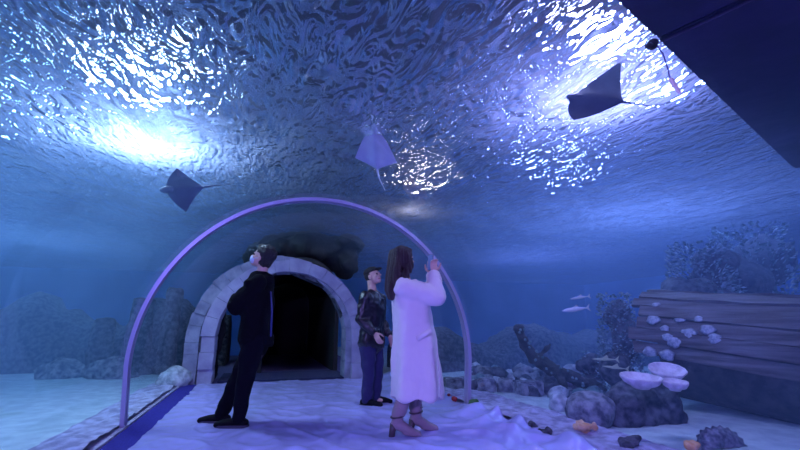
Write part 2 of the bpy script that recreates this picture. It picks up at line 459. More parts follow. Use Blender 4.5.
# dark passage behind
def vault(x0, x1, y0, y1, top, th):
    cx, r = (x0 + x1) / 2, (x1 - x0) / 2
    def pr(rr, base):
        c = top - r
        pts = [(cx - rr, base)] + [(cx + rr * math.cos(PI - PI * i / 24), c + rr * math.sin(PI - PI * i / 24)) for i in range(25)] + [(cx + rr, base)]
        return pts
    a, b = pr(r - th, 0), pr(r, 0)
    Vv, Ff = extrude_profile(a + b[::-1], y0, y1, True); nn = 2 * len(a)
    Ff += [(i, i + 1, nn - 2 - i, nn - 1 - i) for i in range(len(a) - 1)] + [(nn + i, nn + i + 1, 2 * nn - 2 - i, 2 * nn - 1 - i) for i in range(len(a) - 1)]
    bm = bmesh.new(); add_me(bm, me_from(Vv, Ff)); bmesh.ops.recalc_face_normals(bm, faces=bm.faces); return from_bm(bm)
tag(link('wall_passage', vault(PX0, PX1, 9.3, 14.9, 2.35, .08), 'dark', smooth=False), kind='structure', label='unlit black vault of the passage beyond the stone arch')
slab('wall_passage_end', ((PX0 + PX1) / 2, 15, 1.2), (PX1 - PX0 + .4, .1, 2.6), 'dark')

# jagged dark rock leaning in arch
def lumpy(name, blobs, m, voxel, label, cat, amp=.03, s=6, group=None, parent=None, smooth=1):
    bm = bmesh.new()
    for c, r in blobs: ell(bm, Vector(c), r, sub=2)
    c0 = Vector(blobs[0][0]); 
    me = remeshed(bm, voxel, smooth, lambda p: amp * fbm(p, s, 4))
    zmin = min(v.co.z for v in me.vertices); base = Vector((c0.x, c0.y, zmin))
    for v in me.vertices: v.co -= base
    o = link(name, me, m, parent); o.location = base
    return tag(o, label, cat, group)
q = atY(212, 372, ARCH_Y + .75)
lumpy('rock_column', [((q.x + dx, q.y, z), (w, .12, h)) for dx, z, w, h in ((0, .12, .09, .16), (-.02, .38, .12, .22), (.03, .62, .10, .2), (.07, .86, .09, .2), (.10, 1.06, .05, .13))],
      'dark', .03, 'jagged black rock column just inside the left side of the stone arch', 'rock', .04, 7)

lumpy('dark_patch_mass', [((PX0 + .35, 10.2, 2.62), (.55, .7, .38)), ((PX0 + .95, 10.1, 2.70), (.7, .7, .38)), ((PX1 - .1, 10.3, 2.65), (.6, .7, .40)), ((PX1 + .25, 10.2, 2.45), (.35, .6, .45)), ((PX1 + .25, 10.1, 2.80), (.45, .6, .20)), ((PX0 - .1, 10.3, 2.45), (.35, .6, .38))],
      'dark', .06, 'added dark mass standing in for a dark reflection over the black passage', 'rock', .12, 3)  # made-up mass shaped to give the dark reflected patch above the arch
# ------------------------------------------------------------------ tank contents
rocks = []
def rock(px, py, r, label, m='rock', z=0, group=None, seed=None, D=None, name='rock', amp=.28, rz=0, sub=3):
    p = onz(px, py, z) if D is None else atD(px, py, D)
    seed = seed if seed is not None else len(rocks) + 1
    o = link(name, rock_mesh(r, seed, sub, amp, .75), m)
    gz = seabed(p.x, p.y) if D is None else p.z
    o.location = (p.x, p.y, gz + r[2] * .62); o.rotation_euler = (0, 0, rz)
    tag(o, label, 'rock', group); rocks.append(o); return o
rock(591, 421, (.25, .22, .21), 'large rounded grey boulder standing alone on the sand at right', 'rock', seed=3, amp=.16, name='boulder', sub=4)
rock(560, 408, (.13, .12, .11), 'pale small rock just left of the large boulder', 'rock_pale', seed=12)
rock(174, 386, (.24, .22, .22), 'pale squarish rock at the outer left foot of the stone arch', 'rock_pale', seed=21, amp=.2)
# cut blocks in rubble
for k, (px, py, w, h, rz, lab) in enumerate(((456, 391, .34, .22, .1, 'squared dark stone block nearest the hoop in the rubble bank'),
                                    (487, 391, .26, .2, -.2, 'squared dark stone block second from the hoop in the rubble bank'),
                                    (528, 394, .36, .2, .3, 'squared dark stone slab in the middle of the rubble bank'))):
    p = onz(px, py); bm = bmesh.new(); box(bm, Vector((0, 0, h / 2)), (w, .3, h), bev=.02)
    bmesh.ops.subdivide_edges(bm, edges=bm.edges, cuts=3, use_grid_fill=True)
    for v in bm.verts: v.co += Vector((1, 1, 1)) * .02 * mn.noise(v.co * 7 + Vector((k, 0, 0)))
    o = link('stone_block', from_bm(bm), 'rock', smooth=False); o.location = (p.x, p.y, seabed(p.x, p.y) - .02); o.rotation_euler = (0, 0, rz - YAW)
    tag(o, lab, 'stone block', 'squared blocks in the rubble bank')
rnd = random.Random(11)
mes = [rock_mesh((.13, .11, .09), 40 + i, 2, .55, .7) for i in range(6)]
mats3 = ['rock', 'rock_pale', 'rock_dark', 'rock', 'weed', 'rock_dark']
for i in range(95):
    u = rnd.random(); px = 470 + 128 * u; top = 352 + 18 * abs(u - .4)
    row = rnd.random()
    py = 391 - row * 16 + u * 8
    p = onz(px, py)
    me = mes[i % 6].copy()
    mm = rnd.choice(mats3)
    o = link('rubble_rock', me, mm); s = rnd.uniform(.6, 1.35); o.scale = (s, s, s); o.rotation_euler = (rnd.uniform(-.4, .4), rnd.uniform(-.4, .4), rnd.uniform(0, 6))
    o.location = (p.x, p.y, seabed(p.x, p.y) + .05 + row * .28 * rnd.random())
    tag(o, 'rough stone in the rubble bank across the sand', 'rock', 'rough stones of the rubble bank')
# far dim ruins
for (px, w, top, lab) in ((135, .55, 1.5, 'dim ruined stone pillar behind the left tank, farthest from the arch'), (166, .4, 1.75, 'dim ruined stone pillar behind the left tank, nearest the arch'), (98, .5, 1.1, 'dim broken stump of a pillar far back in the left tank')):
    p = atY(px, 360, 10.4)
    bm = bmesh.new(); tube(bm, [(0, 0, -.1), (0, 0, .12)], [(w * .7, w * .5)] * 2, 10, roundcap=False); tube(bm, [(0, 0, .1), (.03, 0, top)], [(w * .45, w * .4), (w * .4, w * .36)], 12, roundcap=False)
    me = remeshed(bm, .05, 1, lambda q: .05 * fbm(q, 3)); o = link('ruined_pillar', me, 'rock_dark'); o.location = (p.x, p.y, -.02)
    tag(o, lab, 'pillar', 'ruined pillars in the left tank')
def reef(name, x0, x1, y, h, seed, label, w=.9):
    bm = bmesh.new(); nx = int((x1 - x0) / .12); rows = []
    for i in range(nx + 1):
        x = x0 + (x1 - x0) * i / nx; row = []
        hh = h * (.72 + .35 * mn.noise(Vector((x * .7, seed, 0))) + .18 * mn.noise(Vector((x * 2.1, seed, 4))))
        for k in range(17):
            a = PI * k / 16; q = Vector((x, y - w * math.cos(a) * (1 + .2 * mn.noise(Vector((x, seed, 9)))), hh * math.sin(a) ** .5 - .08))
            q += Vector((0, 1, .8)) * .16 * fbm(q + Vector((0, 0, seed)), 1.8) if 0 < k < 16 else Vector((0, 0, 0)); row.append(bm.verts.new(q))
        rows.append(row)
    for i in range(nx):
        for k in range(16): bm.faces.new((rows[i][k], rows[i + 1][k], rows[i + 1][k + 1], rows[i][k + 1]))
    bm.faces.new(rows[0]); bm.faces.new(rows[-1][::-1])
    bmesh.ops.recalc_face_normals(bm, faces=bm.faces)
    me = from_bm(bm); c = Vector(((x0 + x1) / 2, y, 0)); me.transform(Matrix.Translation(-c)); o = link(name, me, 'rock_dark'); o.location = c
    return tag(o, label, 'rock')
reef('reef_ridge', -14.8, PX0 - .75, 12.3, 1.9, 3, 'long dim rock ridge closing the sand at the back of the left tank')
reef('reef_ridge', PX1 + 1.4, 16.8, 9.6, 1.15, 8, 'long dim rock ridge behind the rubble at the back of the right tank')
for i, px in enumerate((110, 60)):
    p = atY(px, 368, 9.9 + .4 * i)
    o = link('far_rock', rock_mesh((.45, .3, .26), 70 + i, 3, .4, .5), 'rock'); o.location = (p.x, p.y, .05)
    tag(o, 'dim low rock on the sand far back in the left tank', 'rock', 'low rocks at the back of the left tank')

# leaning driftwood branch
bm = bmesh.new()
pts = [atD(519, 332, 6.6), atD(525, 345, 6.6), atD(534, 358, 6.6), atD(553, 370, 6.5), atD(578, 380, 6.4), atD(603, 388, 6.3)]
tube(bm, pts, [.055, .075, .09, .095, .09, .06], 12); ell(bm, pts[0] + Vector((0, 0, .03)), (.085, .08, .085))
tube(bm, [pts[2], atD(545, 352, 6.6), atD(550, 345, 6.6)], [.05, .03, .012], 8); tube(bm, [pts[3], atD(565, 386, 6.3), atD(572, 396, 6.2)], [.06, .045, .03], 8)
base = pts[-1].copy()
me = remeshed(bm, .018, 1, lambda q: .03 * fbm(q, 9)); me.transform(Matrix.Translation(-base))
o = link('driftwood', me, 'driftwood'); o.location = base
tag(o, 'dark gnarled driftwood branch leaning up out of the rubble', 'driftwood')
# knobs of growth on the branch are part of it
bm = bmesh.new()
for i in range(26):
    t = rnd.random() * 4.4; k = int(t); q = pts[k].lerp(pts[min(k + 1, 5)], t - k); a = rnd.uniform(0, 6.28)
    ell(bm, q + Vector((math.cos(a) * .05, -.08, math.sin(a) * .07)), (.022,) * 3, sub=1); link('barnacle', from_bm(bm), 'weed', o); bm = bmesh.new()
bm.free()

# sunken hull / big log at right
hl = empty('sunken_hull', atD(700, 375, 5.2), 'dark planked wooden wreck side lying at the right of the tank', 'wreck')
A = atD(648, 372, 5.6); B = atD(860, 395, 4.2)
ax = (B - A); ax.z = 0; Lh = ax.length; ax.normalize(); side = Vector((ax.y, -ax.x, 0))
if side.dot(-FH) < 0: side = -side
A.z = 0
NPL = 8
for k in range(NPL):
    a0 = -.15 + 1.85 * k / NPL; a1 = -.15 + 1.85 * (k + 1) / NPL - .02
    bm = bmesh.new(); nL = 40; start = .0 + .28 * mn.noise(Vector((k * 3.3, 1, 0))) + (.10 if k in (3, 6) else 0)
    rows = []
    for i in range(nL + 1):
        s = start + (Lh - start) * i / nL
        Rr = .70 * (1 - .10 * math.cos(s * .8)); zc = .82 - .13 * s
        row = []
        for (a, off) in ((a0, 0), (a1, 0), (a1, -.045), (a0, -.045)):
            rr = Rr + off + .022 * mn.noise(Vector((s * 3, a * 5, k))) + .022 * (k % 2)
            row.append(bm.verts.new(A + ax * s + side * (rr * math.cos(a) - .3) + Vector((0, 0, zc + .06 + rr * math.sin(a) * 1.05 - .15))))
        rows.append(row)
    for i in range(nL):
        for j in range(4): bm.faces.new((rows[i][j], rows[i][(j + 1) % 4], rows[i + 1][(j + 1) % 4], rows[i + 1][j]))
    bm.faces.new(rows[0]); bm.faces.new(rows[-1][::-1]); bmesh.ops.recalc_face_normals(bm, faces=bm.faces)
    Rh = Matrix((ax, Vector((0, 0, 1)).cross(ax), Vector((0, 0, 1)))).transposed(); me = from_bm(bm); me.transform(Matrix.Translation(-A)); me.transform(Rh.inverted().to_4x4())
    po = link('plank', me, 'wood', smooth=False); po.location = A; po.rotation_euler = Rh.to_euler(); setparent(po, hl)
bm = bmesh.new()   # inner solid timber
rows = []
for i in range(21):
    s = .25 + (Lh - .25) * i / 20; zc = .71 - .13 * s
    rows.append([bm.verts.new(A + ax * s + side * (.58 * math.cos(a) - .3) + Vector((0, 0, zc + .60 * math.sin(a)))) for a in [2 * PI * j / 16 for j in range(16)]])
for i in range(20):
    for j in range(16): bm.faces.new((rows[i][j], rows[i][(j + 1) % 16], rows[i + 1][(j + 1) % 16], rows[i + 1][j]))
bm.faces.new(rows[0][::-1]); bm.faces.new(rows[-1]); bmesh.ops.recalc_face_normals(bm, faces=bm.faces)
link('inner_timber', from_bm(bm), 'driftwood', hl)
# shells fixed on hull
def hull_pt(s, a, off=.01):
    Rr = .70 * (1 - .10 * math.cos(s * .8)) + off; zc = .82 - .13 * s
    return A + ax * s + side * (Rr * math.cos(a) - .3) + Vector((0, 0, zc - .09 + Rr * math.sin(a) * 1.05))
def shell_mesh(r, seed):
    bm = bmesh.new(); N_ = 20; rr = []
    c = bm.verts.new((0, 0, .35 * r)); rings = []
    for j in (1, 2, 3, 4):
        rings.append([bm.verts.new((r * j / 4 * (1 + .12 * math.cos(5 * t + seed)) * math.cos(t), r * .8 * j / 4 * (1 + .12 * math.sin(3 * t + seed)) * math.sin(t), r * (.35 - .35 * (j / 4) ** 2) + (.03 * r * (k % 2)))) for k, t in enumerate([2 * PI * q / N_ for q in range(N_)])])
    bt = bm.verts.new((0, 0, -.05 * r))
    for k in range(N_):
        bm.faces.new((c, rings[0][k], rings[0][(k + 1) % N_]))
        for j in range(3): bm.faces.new((rings[j][k], rings[j + 1][k], rings[j + 1][(k + 1) % N_], rings[j][(k + 1) % N_]))
        bm.faces.new((bt, rings[3][(k + 1) % N_], rings[3][k]))
    return from_bm(bm)
cl = Matrix.Identity(3)
targets = [(655, 304), (653, 319), (679, 319), (697, 319), (664, 329), (668, 336), (673, 341), (708, 330), (716, 338), (650, 353), (652, 361), (666, 361), (690, 334)]
import itertools
hp = [(s / 60 * Lh, -.1 + 1.7 * a / 50) for s in range(61) for a in range(51)]
def projp(P):
    q = P - CAM; z = q.dot(FW); return (400 + F * q.dot(RT) / z, 225 - F * q.dot(UP) / z)
pr = [(projp(hull_pt(*h)), h) for h in hp]
for i, (tx, ty) in enumerate(targets):
    h = min(pr, key=lambda e: (e[0][0] - tx) ** 2 + (e[0][1] - ty) ** 2)[1]
    P0 = hull_pt(*h); nrm = (side * math.cos(h[1]) + Vector((0, 0, math.sin(h[1])))).normalized()
    o = link('shell', shell_mesh(rnd.uniform(.045, .085), i), 'shell')
    o.location = P0; o.rotation_euler = nrm.to_track_quat('Z', 'Y').to_euler()
    tag(o, 'pale shell stuck to the dark planks of the wreck', 'shell', 'pale shells on the wreck planks')

# plate corals
for (px, py, D, r, tl, lab) in ((641, 384, 3.9, .165, .15, 'broad pale plate coral, lowest and leftmost of the three plates'),
                                (667, 375, 4.05, .15, .40, 'pale plate coral tilted up in the middle of the three plates'),
                                (675, 386, 3.85, .10, .15, 'small pale plate coral right of the two broad plates')):
    p = atD(px, py, D); bm = bmesh.new(); N_ = 40; rings = []
    top = [[bm.verts.new((r * t * (1 + .10 * mn.noise(Vector((3 * math.cos(a), 3 * math.sin(a), px)))) * math.cos(a), r * t * .8 * (1 + .1 * mn.noise(Vector((3 * math.cos(a), 3 * math.sin(a), px)))) * math.sin(a),
             .09 * r / .25 * t * t + .008 * math.sin(14 * t) + zz * (1 - .6 * t))) for a in [2 * PI * k / N_ for k in range(N_)]] for zz in (0, -.05) for t in (.04, .2, .4, .55, .7, .85, .95, 1)]
    for h_ in (0, 8):
        for j in range(7):
            for k in range(N_): bm.faces.new((top[h_ + j][k], top[h_ + j + 1][k], top[h_ + j + 1][(k + 1) % N_], top[h_ + j][(k + 1) % N_]))
    for k in range(N_):
        bm.faces.new((top[7][k], top[15][k], top[15][(k + 1) % N_], top[7][(k + 1) % N_]))
    bm.faces.new(top[0]); bm.faces.new(top[8])
    bmesh.ops.recalc_face_normals(bm, faces=bm.faces)
    o = link('plate_coral', from_bm(bm), 'coral_plate'); o.location = p; o.rotation_euler = (tl, .08, -YAW - .35)
    tag(o, lab, 'coral', 'pale plate corals')
lumpy('rock_mound', [(tuple(onz(660, 428) + Vector((.16, .34, .12))), (.3, .22, .29)), (tuple(onz(660, 428) + Vector((.36, .30, .1))), (.2, .22, .34)), (tuple(onz(660, 428) + Vector((-.02, .36, .08))), (.22, .2, .30))], 'rock_dark', .03,
      'dark rock mound under the pale plate corals', 'rock', .05, 6)
# small things on the right ledge
def cluster(name, px, py, m, label, cat, r=.03, n=9, spread=.07, z=0.03, stack=.05, seed=0):
    p = onz(px, py, z); rr = random.Random(seed); bl = []
    for i in range(n):
        a = rr.uniform(0, 6.28); d = spread * math.sqrt(rr.random())
        bl.append(((p.x + d * math.cos(a), p.y + d * .8 * math.sin(a), z + rr.random() * stack), (r * rr.uniform(.6, 1.1),) * 3))
    return lumpy(name, bl, m, r * .3, label, cat, r * .3, 14)
cluster('orange_coral', 585, 431, 'coral_orange', 'small orange knobbly coral in front of the large boulder', 'coral', .028, 22, .09, .04, .07, 3)
cluster('red_coral', 448, 397, 'red', 'small red coral knob left of the hoop foot, farther of the two', 'coral', .028, 4, .02, .06, .02, 4)
cluster('red_coral', 455, 400, 'red', 'small red coral knob left of the hoop foot, nearer of the two', 'coral', .030, 4, .02, .06, .02, 5)
cluster('green_sponge', 474, 404, 'green', 'round green sponge beside the right foot of the hoop', 'sponge', .045, 5, .02, .06, .02, 6)
cluster('dark_pebbles', 532, 427, 'rock_dark', 'dark knobbly rock on the ledge outside the sheet, farther of the two', 'rock', .03, 8, .08, .05, .03, 7)
cluster('dark_pebbles', 546, 434, 'rock_dark', 'dark knobbly rock on the ledge outside the sheet, nearer of the two', 'rock', .03, 8, .07, .05, .03, 8)
cluster('coral_lump', 632, 446, 'rock_dark', 'dark lumpy rock on the gravel ledge near the bottom right', 'rock', .04, 10, .1, .05, .05, 9)
cluster('yellow_sponge', 692, 447, 'coral_orange', 'small yellowish sponge at the lower right of the ledge', 'sponge', .03, 6, .05, .08, .03, 10)
# giant clam lower right
p = onz(722, 446, .02) ; bm = bmesh.new()
for sgn in (-1, 1):
    rows = []
    for i in range(13):
        t = i / 12; row = []
        for k in range(49):
            a = PI * k / 48; fl = 1 + .05 * math.cos(a * 18)
            row.append(bm.verts.new((.20 * fl * t * math.cos(a), sgn * (.015 + .06 * math.sin(t * PI * .9)), .16 * fl * t * math.sin(a) + .0)))
        rows.append(row)
    for i in range(12):
        for k in range(48): bm.faces.new((rows[i][k], rows[i + 1][k], rows[i + 1][k + 1], rows[i][k + 1]))
bmesh.ops.solidify(bm, geom=bm.faces[:], thickness=.008)
o = link('clam', from_bm(bm), 'shell'); o.location = (p.x, p.y, .0); o.rotation_euler = (-.35, 0, -YAW + .2)
tag(o, 'pale ribbed clam shell at the foot of the wreck', 'clam')

# coral / weed pillar and shrubs on rocks
def weedy(name, c, w, h, n, label, m='weed', seed=0, leaf=.045, rock_m='rock_dark'):
    rr = random.Random(seed); root = empty(name, (c.x, c.y, c.z), label, 'coral growth')
    bm = bmesh.new()
    for i in range(5):
        ell(bm, Vector((c.x + w * .35 * rr.uniform(-1, 1), c.y + w * .2 * rr.uniform(-1, 1), c.z + h * (.08 + .18 * i))), (w * .4 * (1 - .1 * i), w * .32, h * .17), sub=2)
    link('rock_core', remeshed(bm, max(.03, w * .07), 1, lambda q: .10 * w * fbm(q, 4 / w * .5)), rock_m, root)
    for part, mm, fr in (('fronds', m, .7), ('pale_fronds', 'weed_pale', .5)):
        V, Fc = [], []
        for i in range(int(n * fr)):
            z = h * rr.random() ** .9; a = rr.uniform(0, 6.28); rad = w * .5 * (1 - .35 * z / h) * rr.uniform(.75, 1.15)
            q = Vector((c.x + rad * math.cos(a), c.y + rad * .8 * math.sin(a), c.z + z))
            d = Vector((math.cos(a), math.sin(a), rr.uniform(-.1, 1.2))).normalized(); s_ = d.cross(Vector((rr.uniform(-1, 1), rr.uniform(-1, 1), 1))).normalized()
            l = leaf * rr.uniform(.5, 1.4); wd = l * rr.uniform(.25, .5); nn = d.cross(s_) * l * .12
            b = len(V); V += [q, q + d * l * .5 + s_ * wd + nn, q + d * l, q + d * l * .5 - s_ * wd + nn, q + d * l * .5 - nn]
            Fc += [(b, b + 1, b + 4), (b + 1, b + 2, b + 4), (b + 2, b + 3, b + 4), (b + 3, b, b + 4), (b, b + 3, b + 2, b + 1)]
        link(part, me_from(V, Fc), mm, root, smooth=False)
    return root
c = atD(622, 372, 6.3); c.z = 0; weedy('coral_pillar', c, .62, 1.38, 1300, 'tall bluish pillar of coral and weed left of the wreck', seed=2)
c = atD(596, 376, 6.8); c.z = 0; weedy('coral_pillar', c, .45, .55, 220, 'low clump of coral at the foot of the tall coral pillar', seed=3)
c = atD(705, 300, 6.6); c.z = .9; weedy('coral_shrub', c, 1.1, 1.25, 1500, 'hazy mass of branching coral rising behind the wreck', seed=4, leaf=.065)
c = atD(760, 300, 7.4); c.z = .0; weedy('coral_shrub', c, 1.6, 2.6, 1500, 'hazy coral wall at the far right behind the wreck', seed=5, leaf=.075)

# floating platform top right
z0 = 2.45
a = onz(611, -3, z0); b = onz(719, 99, z0); e = (b - a); e.normalize(); out = Vector((e.y, -e.x, 0))
if out.dot(RT) < 0: out = -out
a2 = a - e * 1.3; b2 = b + e * 2.2
pl = empty('floating_platform', (a + b) / 2, 'dark navy underside of a floating platform cutting the top right corner', 'platform')
def prism(quad, z0, z1, m, name, par, bev=.0):
    n_ = len(quad); Vv = [(q.x, q.y, z0) for q in quad] + [(q.x, q.y, z1) for q in quad]
    Ff = [(i, (i + 1) % n_, (i + 1) % n_ + n_, i + n_) for i in range(n_)] + [tuple(range(n_)), tuple(range(n_, 2 * n_))]
    bm = bmesh.new(); add_me(bm, me_from(Vv, Ff)); bmesh.ops.recalc_face_normals(bm, faces=bm.faces)
    if bev: bmesh.ops.bevel(bm, geom=bm.edges[:], offset=bev, segments=2, affect='EDGES')
    return link(name, from_bm(bm), m, par, smooth=False)
sm = onz(652, 44, z0)
mid = a + e * (sm - a).dot(e)
prism([a2, mid - e * .012, mid - e * .012 + out * 2.6, a2 + out * 2.6], z0, z0 + .55, 'hull', 'panel', pl, .02)
prism([mid + e * .012, b2, b2 + out * 2.6, mid + e * .012 + out * 2.6], z0, z0 + .55, 'hull', 'panel', pl, .02)
prism([mid - e * .02, mid + e * .02, mid + e * .02 + out * 2.55, mid - e * .02 + out * 2.55], z0 + .03, z0 + .5, 'dark', 'seam_filler', pl)
# hanging line
D0 = (atD(652, 43, 1) - CAM)
p0 = onz(653, 40, z0); D1 = (p0 - CAM).dot(FH)
ln = empty('mooring_line', p0, 'thin dark line with a small pale weight hanging beside the platform edge', 'mooring line')
bm = bmesh.new(); pts = [atD(x, y, D1) for x, y in ((653, 40), (663, 54), (667, 66), (671, 82))]; tube(bm, pts, [.004] * 4, 6); link('cord', from_bm(bm), 'rope', ln)
bm = bmesh.new(); tube(bm, [atD(671, 80, D1), atD(675, 86, D1), atD(680, 93, D1)], [.012, .014, .008], 10); link('weight', from_bm(bm), 'buoy', ln)
bm = bmesh.new(); ell(bm, atD(653, 43, D1), (.028, .028, .02)); box(bm, atD(651, 46, D1), (.05, .03, .025)); link('cleat', from_bm(bm), 'dark', ln)

# ------------------------------------------------------------------ rays
def make_ray(Nn, Tt, W1, W2, tail_pts, label, m, th=.05, name='eagle_ray', ex=.85):
    A_ = Nn - Tt; Lv = (W1 - W2) / 2; mid_ = (W1 + W2) / 2
    up_ = Lv.cross(A_).normalized()
    if up_.z < 0: up_ = -up_
    xt = (mid_ - Tt).dot(A_) / A_.length_squared
    Bv = mid_ - (Tt + A_ * xt)
    bm = bmesh.new(); NS, NC = 36, 14; TP, BT = [], []
    for i in range(-NS, NS + 1):
        s = i / NS; q = abs(s)
        lead = xt + (.94 - xt) * (1 - q ** ex) + .05 * math.sin(q * PI)
        trail = xt * (q ** .8) - .02 * math.sin(q * PI) * 0
        if q < .16: lead += .06 * math.cos(q / .16 * PI / 2)
        lead = max(lead, trail + .004)
        if q > .985: lead = trail + .01
        rt_, rb = [], []
        for k in range(NC + 1):
            u = .5 - .5 * math.cos(PI * k / NC); x = trail + (lead - trail) * u
            t_ = th * math.sqrt(max(0, math.sin(PI * min(1, u ** .8)))) * (math.exp(-(q / .33) ** 2) + .16 * (1 - q)) 
            base_ = Tt + A_ * x + Lv * s + Bv * s * s
            rt_.append(bm.verts.new(base_ + up_ * t_)); rb.append(bm.verts.new(base_ - up_ * t_ * .7 - up_ * .0015))
        TP.append(rt_); BT.append(rb)
    for G, fl in ((TP, 0), (BT, 1)):
        for i in range(len(G) - 1):
            for k in range(NC):
                f_ = [G[i][k], G[i + 1][k], G[i + 1][k + 1], G[i][k + 1]]
                bm.faces.new(f_[::-1] if fl else f_)
    for i in range(len(TP) - 1):
        bm.faces.new((TP[i][0], BT[i][0], BT[i + 1][0], TP[i + 1][0])); bm.faces.new((TP[i][NC], TP[i + 1][NC], BT[i + 1][NC], BT[i][NC]))
    bmesh.ops.recalc_face_normals(bm, faces=bm.faces)
    me = from_bm(bm); me.transform(Matrix.Translation(-Tt)); o = link(name, me, m); o.location = Tt
    tag(o, label, 'ray', 'rays gliding under the water surface')
    n_ = len(tail_pts); bm = bmesh.new(); tube(bm, [Tt + A_ * .06] + tail_pts, [th * .35] + [max(.003, th * .16 * (1 - i / n_)) for i in range(n_)], 8); link('tail', from_bm(bm), m, o)
    bm = bmesh.new(); tube(bm, [Nn - A_ * .22, Nn - A_ * .1, Nn + A_ * .0], [th * .95, th * 1.0, th * .7], 14); link('head', from_bm(bm), m, o)
    for sg in (-1, 1):
        bm = bmesh.new(); ell(bm, Nn - A_ * .10 + Lv.normalized() * sg * th * .85, (th * .3,) * 3, sub=2); link('eye', from_bm(bm), 'eye', o)
    return o
make_ray(atD(569, 97, 3.1), atD(624, 102, 3.1), atD(621, 61, 3.25), atD(574, 120, 2.95), [atD(640, 104.5, 3.1), atD(662, 108, 3.12), atD(682, 111.5, 3.15)], 'large dark ray with a long thin tail under the brightest light at right', 'ray_top', .03, ex=1.25)
make_ray(atD(163, 190, 4.4), atD(205, 187, 4.4), atD(177, 168, 4.35), atD(186, 212, 4.45), [atD(215, 185.5, 4.4), atD(232, 184, 4.4)], 'small grey blue ray gliding under the left light patch', 'ray_top', .045, ex=1.15)
make_ray(atD(374, 127, 4.6), atD(377, 170, 4.6), atD(355, 158, 4.6), atD(397, 163, 4.6), [atD(379, 178, 4.6), atD(385, 190, 4.6)], 'pale bellied ray overhead in the dark middle of the surface', 'ray_belly', .045, ex=1.5)

# fish
def fish(name, p, l, d, label, m='fish', group=None, hgt=.16):
    bm = bmesh.new(); prof = [(.0, .01), (.08, .07), (.25, .13), (.45, .15), (.65, .11), (.8, .05), (.86, .035)]
    tube(bm, [Vector((-x * l, 0, 0)) for x, _ in prof], [(hgt / .15 * r * l * .45, hgt / .15 * r * l * .8) for _, r in prof], 12, ref=(0, 0, 1), roundcap=False)
    o = link(name, from_bm(bm), m); o.location = p; o.rotation_euler = (Vector(d)).to_track_quat('X', 'Z').to_euler()
    bm = bmesh.new()
    def fin(pp, t=.003):
        v1 = [bm.verts.new((x, t, z)) for x, z in pp]; v2 = [bm.verts.new((x, -t, z)) for x, z in pp]; n_ = len(pp)
        bm.faces.new(v1); bm.faces.new(v2[::-1])
        for i in range(n_): bm.faces.new((v1[i], v2[i], v2[(i + 1) % n_], v1[(i + 1) % n_]))
    fin([(-.84 * l, 0), (-1.0 * l, .13 * l), (-.95 * l, 0), (-1.0 * l, -.13 * l)]); f2 = link('tail_fin', from_bm(bm), m, smooth=False); f2.parent = o
    bm = bmesh.new(); fin([(-.35 * l, .08 * hgt / .16 * l), (-.55 * l, .15 * l), (-.62 * l, .05 * hgt / .16 * l)]); f2 = link('dorsal_fin', from_bm(bm), m, smooth=False); f2.parent = o
    return tag(o, label, 'fish', group)
fish('silver_fish', atD(562, 311, 5.2), .34, -RT * 1 + Vector((0, 0, -.12)), 'long silver fish swimming left, lower of the pair', hgt=.10)
fish('silver_fish', atD(570, 299, 5.4), .26, -RT * 1 + Vector((0, 0, -.14)), 'slim silver fish swimming left, upper of the pair', hgt=.08)
fish('slim_fish', atD(592, 359, 5.6), .34, -RT + Vector((0, 0, .02)), 'slender pale fish low beside the coral pillar, upper one', 'fish_y', hgt=.06)
fish('slim_fish', atD(602, 366, 5.6), .34, -RT + Vector((0, 0, .12)), 'slender pale fish low beside the coral pillar, lower one', 'fish_y', hgt=.06)

# ------------------------------------------------------------------ people
def basis(f, u=(0, 0, 1)):
    f = Vector(f).normalized(); u = Vector(u); s = f.cross(u).normalized(); u = s.cross(f).normalized()
    return f, s, u                                        # forward, right-hand side, up
def head_bm(bm, c, f, u, s_=1.0):
    """c = centre of the skull; f = where the face looks"""
    f, s, u = basis(f, u); R = Matrix((f, -s, u)).transposed()
    L_ = lambda x, y, z: c + (f * x + s * y + u * z) * s_
    e = lambda x, y, z, a, b, d: ell(bm, L_(x, y, z), (a * s_, b * s_, d * s_), R, 3)
    e(-.008, 0, .025, .096, .076, .092)                    # skull
    e(.022, 0, -.045, .068, .060, .072)                    # face
    e(.058, 0, -.098, .030, .034, .022)                    # chin
    for q in (-1, 1):
        e(-.012, q * .076, -.022, .020, .010, .032)        # ears
        e(.062, q * .034, -.030, .022, .022, .022)         # cheeks
        e(.078, q * .026, .010, .016, .024, .009)          # brow
    tube(bm, [L_(.086, 0, .002), L_(.100, 0, -.018), L_(.112, 0, -.036)], [.008 * s_, .010 * s_, .013 * s_], 10)   # nose
    e(.090, 0, -.066, .010, .022, .006); e(.086, 0, -.078, .011, .019, .007)   # lips
    return L_, R
